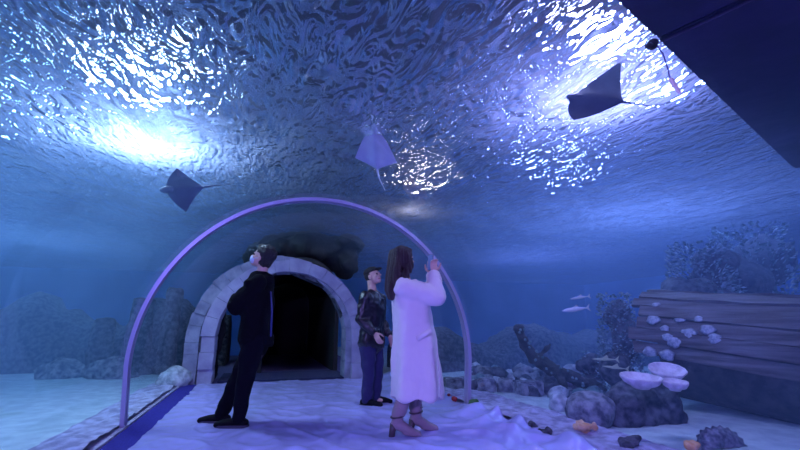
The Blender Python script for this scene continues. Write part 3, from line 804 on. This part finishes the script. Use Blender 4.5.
def hand(bm, wrist, d, palm_n, side, curl=.5, s_=1.0, thumb_side=1):
    """wrist, hand direction d, palm normal (the side the fingers close towards), side = towards the thumb"""
    d = Vector(d).normalized(); pn = Vector(palm_n); pn = (pn - d * pn.dot(d)).normalized(); sd = d.cross(pn) * thumb_side
    tube(bm, [wrist - d * .03, wrist + d * .01, wrist + d * .045, wrist + d * .085], [(.026 * s_, .020 * s_), (.029 * s_, .018 * s_), (.040 * s_, .015 * s_), (.041 * s_, .014 * s_)], 12, ref=pn)
    for k, (o_, ln) in enumerate(((.030, .070), (.010, .080), (-.011, .074), (-.030, .058))):
        b = wrist + d * .085 + sd * o_ * s_; ang = 0; pts = [b - d * .02]; q = b
        pts.append(q)
        for j, fr in enumerate((.42, .32, .26)):
            ang += curl * (.55, .9, .7)[j]
            q = q + (d * math.cos(ang) + pn * math.sin(ang)) * ln * fr * s_; pts.append(q)
        tube(bm, pts, [.0095, .0093, .0088, .0082, .0074], 8)
    b = wrist + d * .025 + sd * .026 * s_
    dirn = (d * .6 + sd * .75 + pn * .25).normalized(); q1 = b + dirn * .038 * s_; q2 = q1 + (d * .85 + sd * .2 + pn * .5).normalized() * .032 * s_; q3 = q2 + (d * .8 + pn * .7).normalized() * .025 * s_
    tube(bm, [b - dirn * .01, q1, q2, q3], [.014, .0115, .010, .008], 8)
def limb(bm, pts, rad, seg=14): tube(bm, pts, rad, seg)
def torso_bm(bm, hipL, hipR, shL, shR, f, neck, g=1.0, belly=0.0):
    pel = (hipL + hipR) / 2; che = (shL + shR) / 2; f = Vector(f).normalized()
    w1 = (hipL - hipR).length / 2 + .075; w2 = (shL - shR).length / 2
    m1 = pel.lerp(che, .35); m2 = pel.lerp(che, .70)
    tube(bm, [pel - (che - pel).normalized() * .06, pel, m1, m2, che, che + (che - pel).normalized() * .03], [(w1 * .8 * g, .085 * g), (w1 * g, .105 * g), (w1 * .86 * g, .095 * g), (w2 * .90 * g, .110 * g), (w2 * .98 * g, .088 * g), (w2 * .6 * g, .065 * g)], 24, ref=f)
    limb(bm, [shL, che, shR], [.052 * g, .07 * g, .052 * g])
def shoe_bm(bm, ankle, toe_d, l=.27, w=.048, z=0.0, hi=.06):
    d = Vector(toe_d); d.z = 0; d.normalize(); b = Vector((ankle.x, ankle.y, z)) - d * .055
    tube(bm, [b + Vector((0, 0, .045)), b + d * l * .3 + Vector((0, 0, .048)), b + d * l * .62 + Vector((0, 0, .040)), b + d * l * .86 + Vector((0, 0, .030))], [(w * .78, .042), (w * .8, .046), (w, .037), (w * .9, .026)], 14, ref=(0, 0, 1))
    tube(bm, [ankle + Vector((0, 0, hi)), Vector((ankle.x, ankle.y, z + .05)) - d * .005], [.052, .05], 12)
def sole_me(ankle, toe_d, l=.27, w=.05, z=0.0, t=.022):
    d = Vector(toe_d); d.z = 0; d.normalize(); sd = Vector((-d.y, d.x, 0)); b = Vector((ankle.x, ankle.y, z)) - d * .10
    bm = bmesh.new(); n_ = 28; lo, hi_ = [], []
    for k in range(n_):
        a = 2 * PI * k / n_; x = .5 - .5 * math.cos(a); wy = w * math.sin(a) * (.80 + .30 * x) * (1 if abs(math.sin(a)) > .01 else 0)
        wy = w * (1 if math.sin(a) >= 0 else -1) * abs(math.sin(a)) ** .6 * (.78 + .28 * x)
        q = b + d * x * (l + .045) + sd * wy
        lo.append(bm.verts.new(q + Vector((0, 0, .001)))); hi_.append(bm.verts.new(q + Vector((0, 0, t))))
    bm.faces.new(lo[::-1]); bm.faces.new(hi_)
    for k in range(n_): bm.faces.new((lo[k], lo[(k + 1) % n_], hi_[(k + 1) % n_], hi_[k]))
    return from_bm(bm)
def origin_to(o, base):
    """move the object's origin to base (no parent yet)"""
    o.data.transform(Matrix.Translation(-base)); o.location = base
def cut_below(me, z):
    for v in me.vertices:
        if v.co.z < z: v.co.z = z
    me.update()
def folds(seed, a=.008, s=6, zz=.4):
    return lambda p: a * mn.noise(Vector((p.x * s, p.y * s, p.z * s * zz + seed))) * 1.6 + a * .5 * mn.noise(Vector((p.x * s * 2.4, p.y * s * 2.4, p.z * s * 1.2 + seed)))

# ---- man in black at left, seen from his left side, head tilted back
def person_black():
    D = 4.46; P = lambda x, y, dz=0: atD(x, y, D + dz)
    f = (-RT * .93 + FH * .10).normalized(); u = Vector((0, 0, 1))
    hipN, hipF = P(253, 345, -.09), P(257, 345, .09)
    shN, shF = P(259, 283, -.17), P(259, 282, .17)
    hc = P(262.5, 257); hf = (f + u * .42).normalized()
    kN, kF = P(245, 382, -.09), P(236, 382, .08)
    aN, aF = P(239, 419, -.06), P(222, 412, .13)
    aN.z = .10; aF.z = .10
    elN, elF = P(233, 309, -.17), P(234, 306, .17)
    wN, wF = P(235, 298, .06), P(238, 303, -.04)
    bm = bmesh.new()
    head_bm(bm, hc, hf, u); limb(bm, [hc - u * .05 - hf * .03, (shN + shF) / 2 + u * .02], [.052, .062])
    torso_bm(bm, hipN, hipF, shN, shF, f, hc)
    for sh, el, w in ((shN, elN, wN), (shF, elF, wF)): limb(bm, [sh, sh.lerp(el, .5), el, el.lerp(w, .4), w], [.052, .044, .036, .036, .026])
    hand(bm, wN, (RT * .35 + FH * .9 + u * .1), -f, 1, .3, .9); hand(bm, wF, (RT * .75 - FH * .6 + u * .1), -f, 1, .3, .9, thumb_side=-1)
    for hp_, k, a in ((hipN, kN, aN), (hipF, kF, aF)): limb(bm, [hp_, hp_.lerp(k, .5), k, k.lerp(a, .35), a], [.082, .070, .052, .052, .036])
    for a in (aN, aF): tube(bm, [a - u * .05, Vector((a.x, a.y, .05)) + f * .04, Vector((a.x, a.y, .045)) + f * .10], [.035, .032, .022], 10)
    body = link('person', remeshed(bm, .0065, 1), 'skin'); base = Vector((aN.lerp(aF, .5).x, aN.lerp(aF, .5).y, 0)); origin_to(body, base)
    tag(body, 'person in black jacket and trousers with arms folded, looking up to the left', 'person', 'visitors standing in the tunnel')
    # jacket
    bm = bmesh.new()
    torso_bm(bm, hipN + u * .05, hipF + u * .05, shN, shF, f, hc, 1.42)
    pe = (hipN + hipF) / 2
    tube(bm, [pe - u * .01 - f * .02, pe + u * .1 - f * .02], [(.185, .150), (.185, .150)], 24, ref=f, roundcap=False)
    for sh, el, w in ((shN, elN, wN), (shF, elF, wF)): limb(bm, [sh, sh.lerp(el, .5), el, el.lerp(w, .45), w], [.086, .082, .074, .068, .058])
    tube(bm, [(shN + shF) / 2 - u * .01 - f * .01, (shN + shF) / 2 + u * .105 - f * .005], [.105, .088], 16, roundcap=False)
    ell(bm, (shN + shF) / 2 + u * .02 - f * .10, (.07, .12, .075))
    jk = link('jacket', remeshed(bm, .014, 2, folds(1, .012, 7, .8)), 'blackcloth', body)
    bm = bmesh.new(); tube(bm, [P(271, 292, -.13), P(272, 312, -.16), P(271, 336, -.15)], [(.018, .006)] * 3, 8, ref=f); tag(link('rim_light_strip', from_bm(bm), 'bluerim', jk), 'blue-lit back edge put in as a coloured strip')  # strip coloured like the blue light along the back edge
    bm = bmesh.new()
    for hp_, k, a in ((hipN, kN, aN), (hipF, kF, aF)): limb(bm, [hp_ + u * .03, hp_.lerp(k, .5), k, k.lerp(a, .5), a - u * .01], [.120, .102, .080, .072, .066])
    link('trousers', remeshed(bm, .014, 2, folds(5, .010, 9, 1.1)), 'blacktrouser', body)
    for a, sd in ((aN, 0), (aF, 0)):
        bm = bmesh.new(); shoe_bm(bm, a, f + FH * -.08, .31, .058); so = link('shoe', remeshed(bm, .010, 1), 'shoe', body)
        link('sole', sole_me(a, f + FH * -.08, .28, .062, t=.03), 'sole', so, smooth=False)
    F_, S_, U_ = basis(hf); L_ = lambda x, y, z: hc + F_ * x + S_ * y + U_ * z
    bm = bmesh.new(); R = Matrix((F_, -S_, U_)).transposed()
    ell(bm, L_(-.028, 0, .052), (.110, .096, .094), R); ell(bm, L_(-.055, 0, -.015), (.070, .088, .10), R); ell(bm, L_(.03, 0, .095), (.062, .06, .035), R)
    link('hair', remeshed(bm, .009, 1, lambda q: .010 * fbm(q, 28)), 'hair_black', body)
    bm = bmesh.new(); ell(bm, L_(.062, 0, -.062), (.052, .058, .046), R); ell(bm, L_(.088, 0, -.045), (.034, .030, .028), R)
    mk = link('face_mask', remeshed(bm, .008, 2), 'mask', body)
    for q in (-1, 1):
        bm = bmesh.new(); tube(bm, [L_(.055, q * .055, -.05), L_(.02, q * .075, -.03), L_(-.02, q * .082, -.02)], [.003] * 3, 6); link('ear_loop', from_bm(bm), 'mask', mk)
        bm = bmesh.new(); ell(bm, L_(.082, q * .028, -.006), (.011,) * 3, sub=2); link('eye', from_bm(bm), 'eye', body)
person_black()

# ---- woman in long cream coat photographing to the right
def person_coat():
    D = (onz(405, 437) - CAM).dot(FH) + .06; P = lambda x, y, dz=0: atD(x, y, D + dz)
    f = (RT * .93 + FH * .33).normalized(); u = Vector((0, 0, 1)); s = f.cross(u)      # s = her right, towards the camera
    hc = P(404, 259, .0); hf = (f * .95 + FH * .30 + u * .16).normalized()
    shN, shF = P(405, 288, -.14), P(408, 287, .14)
    hipN, hipF = P(411, 345, -.08), P(413, 345, .08)
    elN, elF = P(437, 297, -.12), P(438, 293, .20)
    wN, wF = P(434, 273, -.02), P(431, 274, .10)
    kN, kF = P(406, 388, -.09), P(414, 388, .09)
    aN, aF = P(397.5, 417, -.07), P(416, 413, .12)
    aN.z, aF.z = .135, .135
    bm = bmesh.new()
    head_bm(bm, hc, hf, u, .94); limb(bm, [hc - u * .05 - hf * .02, (shN + shF) / 2 + u * .02], [.045, .052])
    torso_bm(bm, hipN, hipF, shN, shF, f, hc, .88)
    for sh, el, w in ((shN, elN, wN), (shF, elF, wF)): limb(bm, [sh, sh.lerp(el, .5), el, el.lerp(w, .4), w], [.044, .038, .031, .031, .022])
    ph = P(430.5, 262.5, .02)
    hand(bm, wN, (ph - wN) * .4 + u * .7, (ph - wN).cross(u).cross(u) * 0 - s * -1 * .2 + (ph - wN), 1, .75, .92)
    hand(bm, wF, (ph - wF) * .3 + u * .7, (ph - wF) - FH * .4, 1, .75, .92, thumb_side=-1)
    for hp_, k, a in ((hipN, kN, aN), (hipF, kF, aF)): limb(bm, [hp_, hp_.lerp(k, .5), k, k.lerp(a, .35), a], [.080, .066, .050, .050, .034])
    for a in (aN, aF): tube(bm, [a, Vector((a.x, a.y, .07)) + f * .05, Vector((a.x, a.y, .025)) + f * .13], [.030, .028, .020], 10)
    body = link('person', remeshed(bm, .0065, 1), 'skin'); base = Vector((aN.lerp(aF, .5).x, aN.lerp(aF, .5).y, 0)); origin_to(body, base)
    tag(body, 'long haired person in a long pale coat and heeled ankle boots, holding a phone up', 'person', 'visitors standing in the tunnel')
    # coat : lofted skirt + torso + sleeves
    bm = bmesh.new()
    def C(xl, xr, y, dp):                                   # silhouette left / right edge px at row y
        a, b = P(xl, y), P(xr, y); return (a + b) / 2, ((b - a).length / 2, dp)
    rows = [C(391.0, 443, 398, .23), C(391.5, 442.5, 390, .225), C(392, 440, 370, .21), C(392.5, 437, 345, .195), C(393, 433.5, 322, .18), C(392.5, 430, 305, .175), C(391.5, 426, 294, .18), C(393, 421, 286, .175), C(396, 416, 281, .13)]
    tube(bm, [r[0] for r in rows], [(r[1][1], r[1][0]) for r in rows], 32, ref=RT, roundcap=False)
    limb(bm, [shN - f * .01, shN.lerp(elN, .5) + u * .0, elN], [.098, .094, .090]); limb(bm, [elN, elN.lerp(wN, .5), wN.lerp(elN, .10)], [.088, .076, .062])
    limb(bm, [shF - f * .01, shF.lerp(elF, .5), elF], [.085, .080, .075]); limb(bm, [elF, elF.lerp(wF, .5), wF.lerp(elF, .12)], [.075, .066, .058])
    def cf(p):
        t = min(1, max(0, (1.25 - p.z) / .9)); ang = math.atan2((p - rows[0][0]).dot(FH), (p - rows[0][0]).dot(RT))
        return t * .022 * math.sin(ang * 5 + 1.5 * mn.noise(p * 2)) + .016 * mn.noise(Vector((p.x * 8, p.y * 8, p.z * 5))) + .005 * mn.noise(p * 18)
    ct = link('coat', remeshed(bm, .014, 1, cf), 'coat', body)
    bm = bmesh.new(); tube(bm, [P(399, 285, -.09), P(404, 280, -.10), P(411, 283, -.10), P(417, 292, -.12)], [(.012, .035)] * 4, 10, ref=FH); link('collar', from_bm(bm), 'coat', ct)
    for (el, w, r) in ((elN, wN, .068), (elF, wF, .064)):
        bm = bmesh.new(); q = w.lerp(el, .20); tube(bm, [q, q.lerp(el, .28)], [r, r * 1.04], 16, roundcap=False); link('cuff', remeshed(bm, .012, 1), 'coat', ct)
    bm = bmesh.new(); tube(bm, [P(436.5, 340, -.13), P(439, 372, -.15), P(441, 394, -.16)], [(.004, .03)] * 3, 8, ref=FH, roundcap=False); link('front_edge', from_bm(bm), 'coat', ct)
    bm = bmesh.new(); box(bm, P(424, 335, -.175), (.15, .018, .05), Matrix.Rotation(-YAW, 3, 'Z') @ Matrix.Rotation(-.5, 3, 'Y'), .006); link('pocket_flap', from_bm(bm), 'coat', ct)
    # grey trousers / tights below the hem
    bm = bmesh.new()
    for hp_, k, a in ((hipN, kN, aN), (hipF, kF, aF)): limb(bm, [hp_, k, a.lerp(k, .3)], [.085, .068, .062])
    link('leggings', remeshed(bm, .012, 1), 'boot', body)
    # boots
    for a, k in ((aN, kN), (aF, kF)):
        fb = (RT * .98 + FH * (.05 if a is aN else .22)).normalized(); g = Vector((a.x, a.y, 0)); bm = bmesh.new()
        tube(bm, [a.lerp(k, .42), a + u * .05, a - u * .005], [.066, .056, .050], 16, roundcap=False)
        tube(bm, [g - fb * .02 + u * .115, g + fb * .045 + u * .085, g + fb * .12 + u * .045, g + fb * .185 + u * .028], [(.042, .050), (.042, .046), (.046, .036), (.037, .024)], 14, ref=u)
        tube(bm, [g + fb * .06 + u * .035, g + fb * .14 + u * .018, g + fb * .20 + u * .016], [(.034, .018), (.042, .015), (.032, .013)], 12, ref=u)
        bt = link('boot', remeshed(bm, .008, 2), 'boot', body)
        bm = bmesh.new(); tube(bm, [g - fb * .052 + u * .001, g - fb * .045 + u * .05, g - fb * .030 + u * .105], [.026, .028, .036], 14, roundcap=False); link('heel', from_bm(bm), 'bootdark', bt)
        bm = bmesh.new(); tube(bm, [a + u * .035 + Vector((0.058 * math.cos(t), 0.058 * math.sin(t), .008 * math.cos(t))) for t in [2 * PI * i / 20 for i in range(21)]], [.007] * 21, 6, cap=False); link('ankle_strap', from_bm(bm), 'bootdark', bt)
        bm = bmesh.new(); tube(bm, [a + u * .085 + Vector((0.060 * math.cos(t), 0.060 * math.sin(t), -.012 * math.cos(t))) for t in [2 * PI * i / 20 for i in range(21)]], [.006] * 21, 6, cap=False)
        if a is aF: link('ankle_strap', from_bm(bm), 'bootdark', bt)
        else: bm.free()
    # hair
    F_, S_, U_ = basis(hf); L_ = lambda x, y, z: hc + F_ * x + S_ * y + U_ * z; R = Matrix((F_, -S_, U_)).transposed()
    bm = bmesh.new()
    ell(bm, L_(-.025, 0, .040), (.108, .092, .090), R); ell(bm, L_(-.045, 0, -.02), (.078, .092, .10), R); ell(bm, L_(.045, 0, .075), (.050, .055, .030), R)
    for (x0, x1, x2, dn) in ((398, 395, 391.5, -.10), (394, 391, 389.5, -.03), (394, 391, 390, .05), (399, 397, 395, .11)):
        tube(bm, [P(x0, 254, dn * .6), P(x0 - 1.5, 268, dn * .9), P(x1, 280, dn * 1.15), P(x2, 291, dn * 1.25), P(x2 + .5, 298, dn * 1.2)], [(.05, .05), (.055, .055), (.052, .045), (.042, .035), (.022, .018)], 12)
    tube(bm, [L_(-.01, .080, .02), L_(.0, .088, -.06), P(405, 277, -.13), P(404, 287, -.20)], [.034, .036, .036, .020], 10)
    def hf_(p):
        a = (p - hc); t = math.atan2(a.dot(S_), a.dot(F_)); return .006 * math.sin(t * 26 + 3 * mn.noise(p * 6)) + .006 * mn.noise(Vector((p.x * 30, p.y * 30, p.z * 5)))
    link('hair', remeshed(bm, .009, 1, hf_), 'hair_brown', body)
    for q in (-1, 1):
        bm = bmesh.new(); ell(bm, L_(.074, q * .027, -.006), (.0105,) * 3, sub=2); link('eye', from_bm(bm), 'eye', body)
    bm = bmesh.new(); ell(bm, L_(.083, 0, -.068), (.009, .021, .010), R, 2); link('lips', from_bm(bm), 'lips', body)
    # phone she holds (a thing of its own)
    n_ = (hc - ph).normalized(); n_.z *= .3; n_ = (n_ * .75 + -FH * .5).normalized(); Rp = Matrix((n_.cross(u).normalized(), n_, u)).transposed()
    up_p = (u * .97 + RT * .12).normalized(); sx = n_.cross(up_p).normalized(); Rp = Matrix((sx, n_, sx.cross(n_))).transposed()
    bm = bmesh.new(); box(bm, Vector((0, 0, 0)), (.076, .010, .158), None, .004); po = link('phone', from_bm(bm), 'phone', smooth=False); po.matrix_world = Matrix.Translation(ph) @ Rp.to_4x4()
    po.location = ph; po.rotation_euler = Rp.to_euler()
    bm = bmesh.new(); box(bm, Vector((0, .0058, 0)), (.068, .0012, .148), None, .0004); sc_o = link('screen', from_bm(bm), 'screen', smooth=False); sc_o.parent = po
    tag(po, 'dark phone held upright with its screen lit', 'phone')
person_coat()

# ---- man in cap at the back, hands down, looking up to the right
def person_cap():
    D = (onz(372, 405) - CAM).dot(FH); P = lambda x, y, dz=0: atD(x, y, D + dz)
    f = (RT * .80 - FH * .45).normalized(); u = Vector((0, 0, 1)); s = f.cross(u)
    hc = P(373, 276); hf = (f + u * .40).normalized()
    sh0 = P(373, 298); shN = sh0 + s * .175; shF = sh0 - s * .175
    hp0 = P(371.5, 345); hipN = hp0 + s * .09; hipF = hp0 - s * .09
    aN = P(369, 401, -.05); aF = P(374, 401, .08); aN.z = aF.z = .10; aN += s * .05; aF -= s * .03
    kN = hipN.lerp(aN, .52) + f * .02; kF = hipF.lerp(aF, .52) + f * .02
    elN = shN - u * .27 + s * .05 - f * .03; elF = shF - u * .27 - s * .06 - f * .02
    wN = elN + f * .17 - u * .16 - s * .06; wF = elF + f * .15 - u * .20 + s * .03
    bm = bmesh.new()
    head_bm(bm, hc, hf, u); limb(bm, [hc - u * .05 - hf * .03, sh0 + u * .02], [.052, .062])
    torso_bm(bm, hipN, hipF, shN, shF, f, hc)
    for sh, el, w in ((shN, elN, wN), (shF, elF, wF)): limb(bm, [sh, sh.lerp(el, .5), el, el.lerp(w, .4), w], [.052, .044, .036, .036, .026])
    hand(bm, wN, f * .5 - u * .8, -s, 1, .45); hand(bm, wF, f * .4 - u * .9, s, 1, .45, thumb_side=-1)
    for hp_, k, a in ((hipN, kN, aN), (hipF, kF, aF)): limb(bm, [hp_, hp_.lerp(k, .5), k, k.lerp(a, .35), a], [.082, .070, .052, .052, .036])
    for a in (aN, aF): tube(bm, [a - u * .05, Vector((a.x, a.y, .05)) + f * .04, Vector((a.x, a.y, .045)) + f * .10], [.035, .032, .022], 10)
    body = link('person', remeshed(bm, .0065, 1), 'skin'); base = Vector((aN.lerp(aF, .5).x, aN.lerp(aF, .5).y, 0)); origin_to(body, base)
    tag(body, 'person in a black cap, shiny dark jacket and navy trousers, farthest into the tunnel', 'person', 'visitors standing in the tunnel')
    bm = bmesh.new()
    torso_bm(bm, hipN + u * .02, hipF + u * .02, shN, shF, f, hc, 1.34)
    tube(bm, [hp0 - u * .03, hp0 + u * .12], [(.195, .15), (.19, .145)], 24, ref=f, roundcap=False)
    for sh, el, w in ((shN, elN, wN), (shF, elF, wF)): limb(bm, [sh, sh.lerp(el, .5), el, el.lerp(w, .45), w.lerp(el, .10)], [.080, .074, .066, .060, .046])
    jk = link('jacket', remeshed(bm, .014, 1, lambda p: .018 * mn.noise(p * 11) + .008 * mn.noise(p * 24)), 'puffer', body)
    bm = bmesh.new(); tube(bm, [sh0 - u * .01, sh0 + u * .07 - f * .01], [.098, .080], 18, roundcap=False); link('collar', remeshed(bm, .012, 1, folds(3, .008, 14)), 'grey', jk)
    bm = bmesh.new()
    for hp_, k, a in ((hipN, kN, aN), (hipF, kF, aF)): limb(bm, [hp_ + u * .03, hp_.lerp(k, .5), k, k.lerp(a, .5), a - u * .02], [.108, .096, .080, .074, .068])
    link('trousers', remeshed(bm, .014, 2, folds(8, .010, 9, 1.1)), 'navy', body)
    for a, ff in ((aN, f), (aF, f + FH * .3)):
        bm = bmesh.new(); shoe_bm(bm, a, ff, .29, .050); so = link('shoe', remeshed(bm, .010, 1), 'shoe', body)
        link('sole', sole_me(a, ff, .27, .054), 'sole', so, smooth=False)
    F_, S_, U_ = basis(hf); L_ = lambda x, y, z: hc + F_ * x + S_ * y + U_ * z; R = Matrix((F_, -S_, U_)).transposed()
    bm = bmesh.new(); ell(bm, L_(-.03, 0, .015), (.088, .083, .075), R); link('hair', remeshed(bm, .01, 1, lambda q: .006 * fbm(q, 28)), 'hair_black', body)
    bm = bmesh.new(); ell(bm, L_(-.015, 0, .065), (.104, .090, .062), R); tube(bm, [L_(-.01, 0, .045), L_(-.01, 0, .07)], [(.088, .106), (.086, .103)], 20, ref=F_, roundcap=False)
    cp = link('cap', remeshed(bm, .009, 1), 'hair_black', body)
    bm = bmesh.new(); ell(bm, L_(.095, 0, .052), (.058, .066, .008), R); link('visor', from_bm(bm), 'hair_black', cp)
    for q in (-1, 1):
        bm = bmesh.new(); ell(bm, L_(.079, q * .028, -.006), (.011,) * 3, sub=2); link('eye', from_bm(bm), 'eye', body)
    bm = bmesh.new(); ell(bm, L_(.080, 0, -.075), (.018, .030, .012), R, 2); link('lips', from_bm(bm), 'lips', body)
person_cap()

# ------------------------------------------------------------------ lamps
PK = .07
def lamp(px, py, power, col, r=.35, z=3.75, tilt=None, label='', hang=True, spread=PI):
    p = onz(px, py, WL); p = CAM + (p - CAM) * ((z - H) / (WL - H))
    root = empty('tank_lamp', p, label, 'lamp', 'lamps above the water')
    bm = bmesh.new(); tube(bm, [p + Vector((0, 0, .05)), p + Vector((0, 0, .28))], [r * 1.08, r * .6], 24, roundcap=False); link('housing', from_bm(bm), 'lampm', root)
    bm = bmesh.new(); tube(bm, [p + Vector((0, 0, .26)), Vector((p.x, p.y, 5.985))], [.02, .02], 8, roundcap=False); link('rod', from_bm(bm), 'lampm', root)
    ld = bpy.data.lights.new('lamp_light', 'AREA'); ld.shape = 'DISK'; ld.size = r * 2; ld.energy = power * PK; ld.color = col; ld.spread = spread
    lo = bpy.data.objects.new('lamp_light', ld); COL.objects.link(lo); lo.location = p + Vector((0, 0, .02)); setparent(lo, root)
    return root
lamp(152, 104, 3000, (.62, .84, 1.0), .36, 3.62, label='round lamp hanging over the water at left')
lamp(590, 52, 1700, (.55, .54, 1.0), .32, 3.62, label='round lamp hanging over the water at right, nearest')
lamp(412, 192, 150, (1.0, .82, .62), .2, 3.5, label='small warm lamp hanging over the middle of the tank')
def lamp_at(x, y, z, power, col, r, label):
    q = Vector((x, y, z)); d = CAM + (q - CAM) * ((WL - H) / (z - H)); px, py = projp(d); lamp(px, py, power, col, r, z, label=label)
lamp_at(-6.0, 6.0, 5.6, 4200, (.40, .80, 1.0), .4, 'round lamp over the middle of the left tank')
lamp_at(-6.0, 13.0, 5.6, 2600, (.36, .72, 1.0), .4, 'round lamp over the back of the left tank')
lamp_at(7.2, 6.5, 5.6, 4400, (.36, .52, 1.0), .4, 'round lamp over the middle of the right tank')
lamp_at(8.5, 12.0, 5.6, 2600, (.36, .46, 1.0), .4, 'round lamp over the back of the right tank')
# violet strip light under the vault, behind the camera
BP = Vector((-.85, -.3, 1.95)); BD = Vector((.42, 1, -.34)).normalized(); BR = BD.to_track_quat('-Z', 'Y').to_euler()
tl_ = empty('tunnel_lamp', BP, 'violet light bar under the vault behind the viewer', 'lamp')
bm = bmesh.new(); box(bm, Vector((0, 0, .045)), (.66, .10, .07), None, .01); lb = link('lamp_bar', from_bm(bm), 'lampm', smooth=False); lb.location = BP; lb.rotation_euler = BR; setparent(lb, tl_)
ld = bpy.data.lights.new('bar_light', 'AREA'); ld.shape = 'RECTANGLE'; ld.size = .6; ld.size_y = .08; ld.energy = 50; ld.color = (.34, .25, 1)
lo = bpy.data.objects.new('bar_light', ld); COL.objects.link(lo); lo.location = BP; lo.rotation_euler = BR; setparent(lo, tl_)

w = bpy.data.worlds.new('world'); sc.world = w; w.use_nodes = True
w.node_tree.nodes['Background'].inputs[0].default_value = (.02, .03, .10, 1); w.node_tree.nodes['Background'].inputs[1].default_value = .3

cd = bpy.data.cameras.new('camera'); cam = bpy.data.objects.new('camera', cd); COL.objects.link(cam); sc.camera = cam
cd.sensor_width = 36; cd.lens = F * 36 / 800; cd.clip_start = .02; cd.clip_end = 100
cam.location = CAM; R3 = Matrix((RT, UP, -FW)).transposed(); cam.rotation_euler = R3.to_euler()
sc.view_settings.view_transform = 'Standard'; sc.view_settings.look = 'None'; sc.view_settings.gamma = 1; sc.view_settings.exposure = 1.85
cy = sc.cycles
cy.max_bounces = 8; cy.diffuse_bounces = 3; cy.glossy_bounces = 4; cy.transmission_bounces = 6; cy.transparent_max_bounces = 24; cy.volume_bounces = 1
cy.use_denoising = True; cy.sample_clamp_indirect = 4; cy.sample_clamp_direct = 24; cy.caustics_refractive = False; cy.caustics_reflective = False
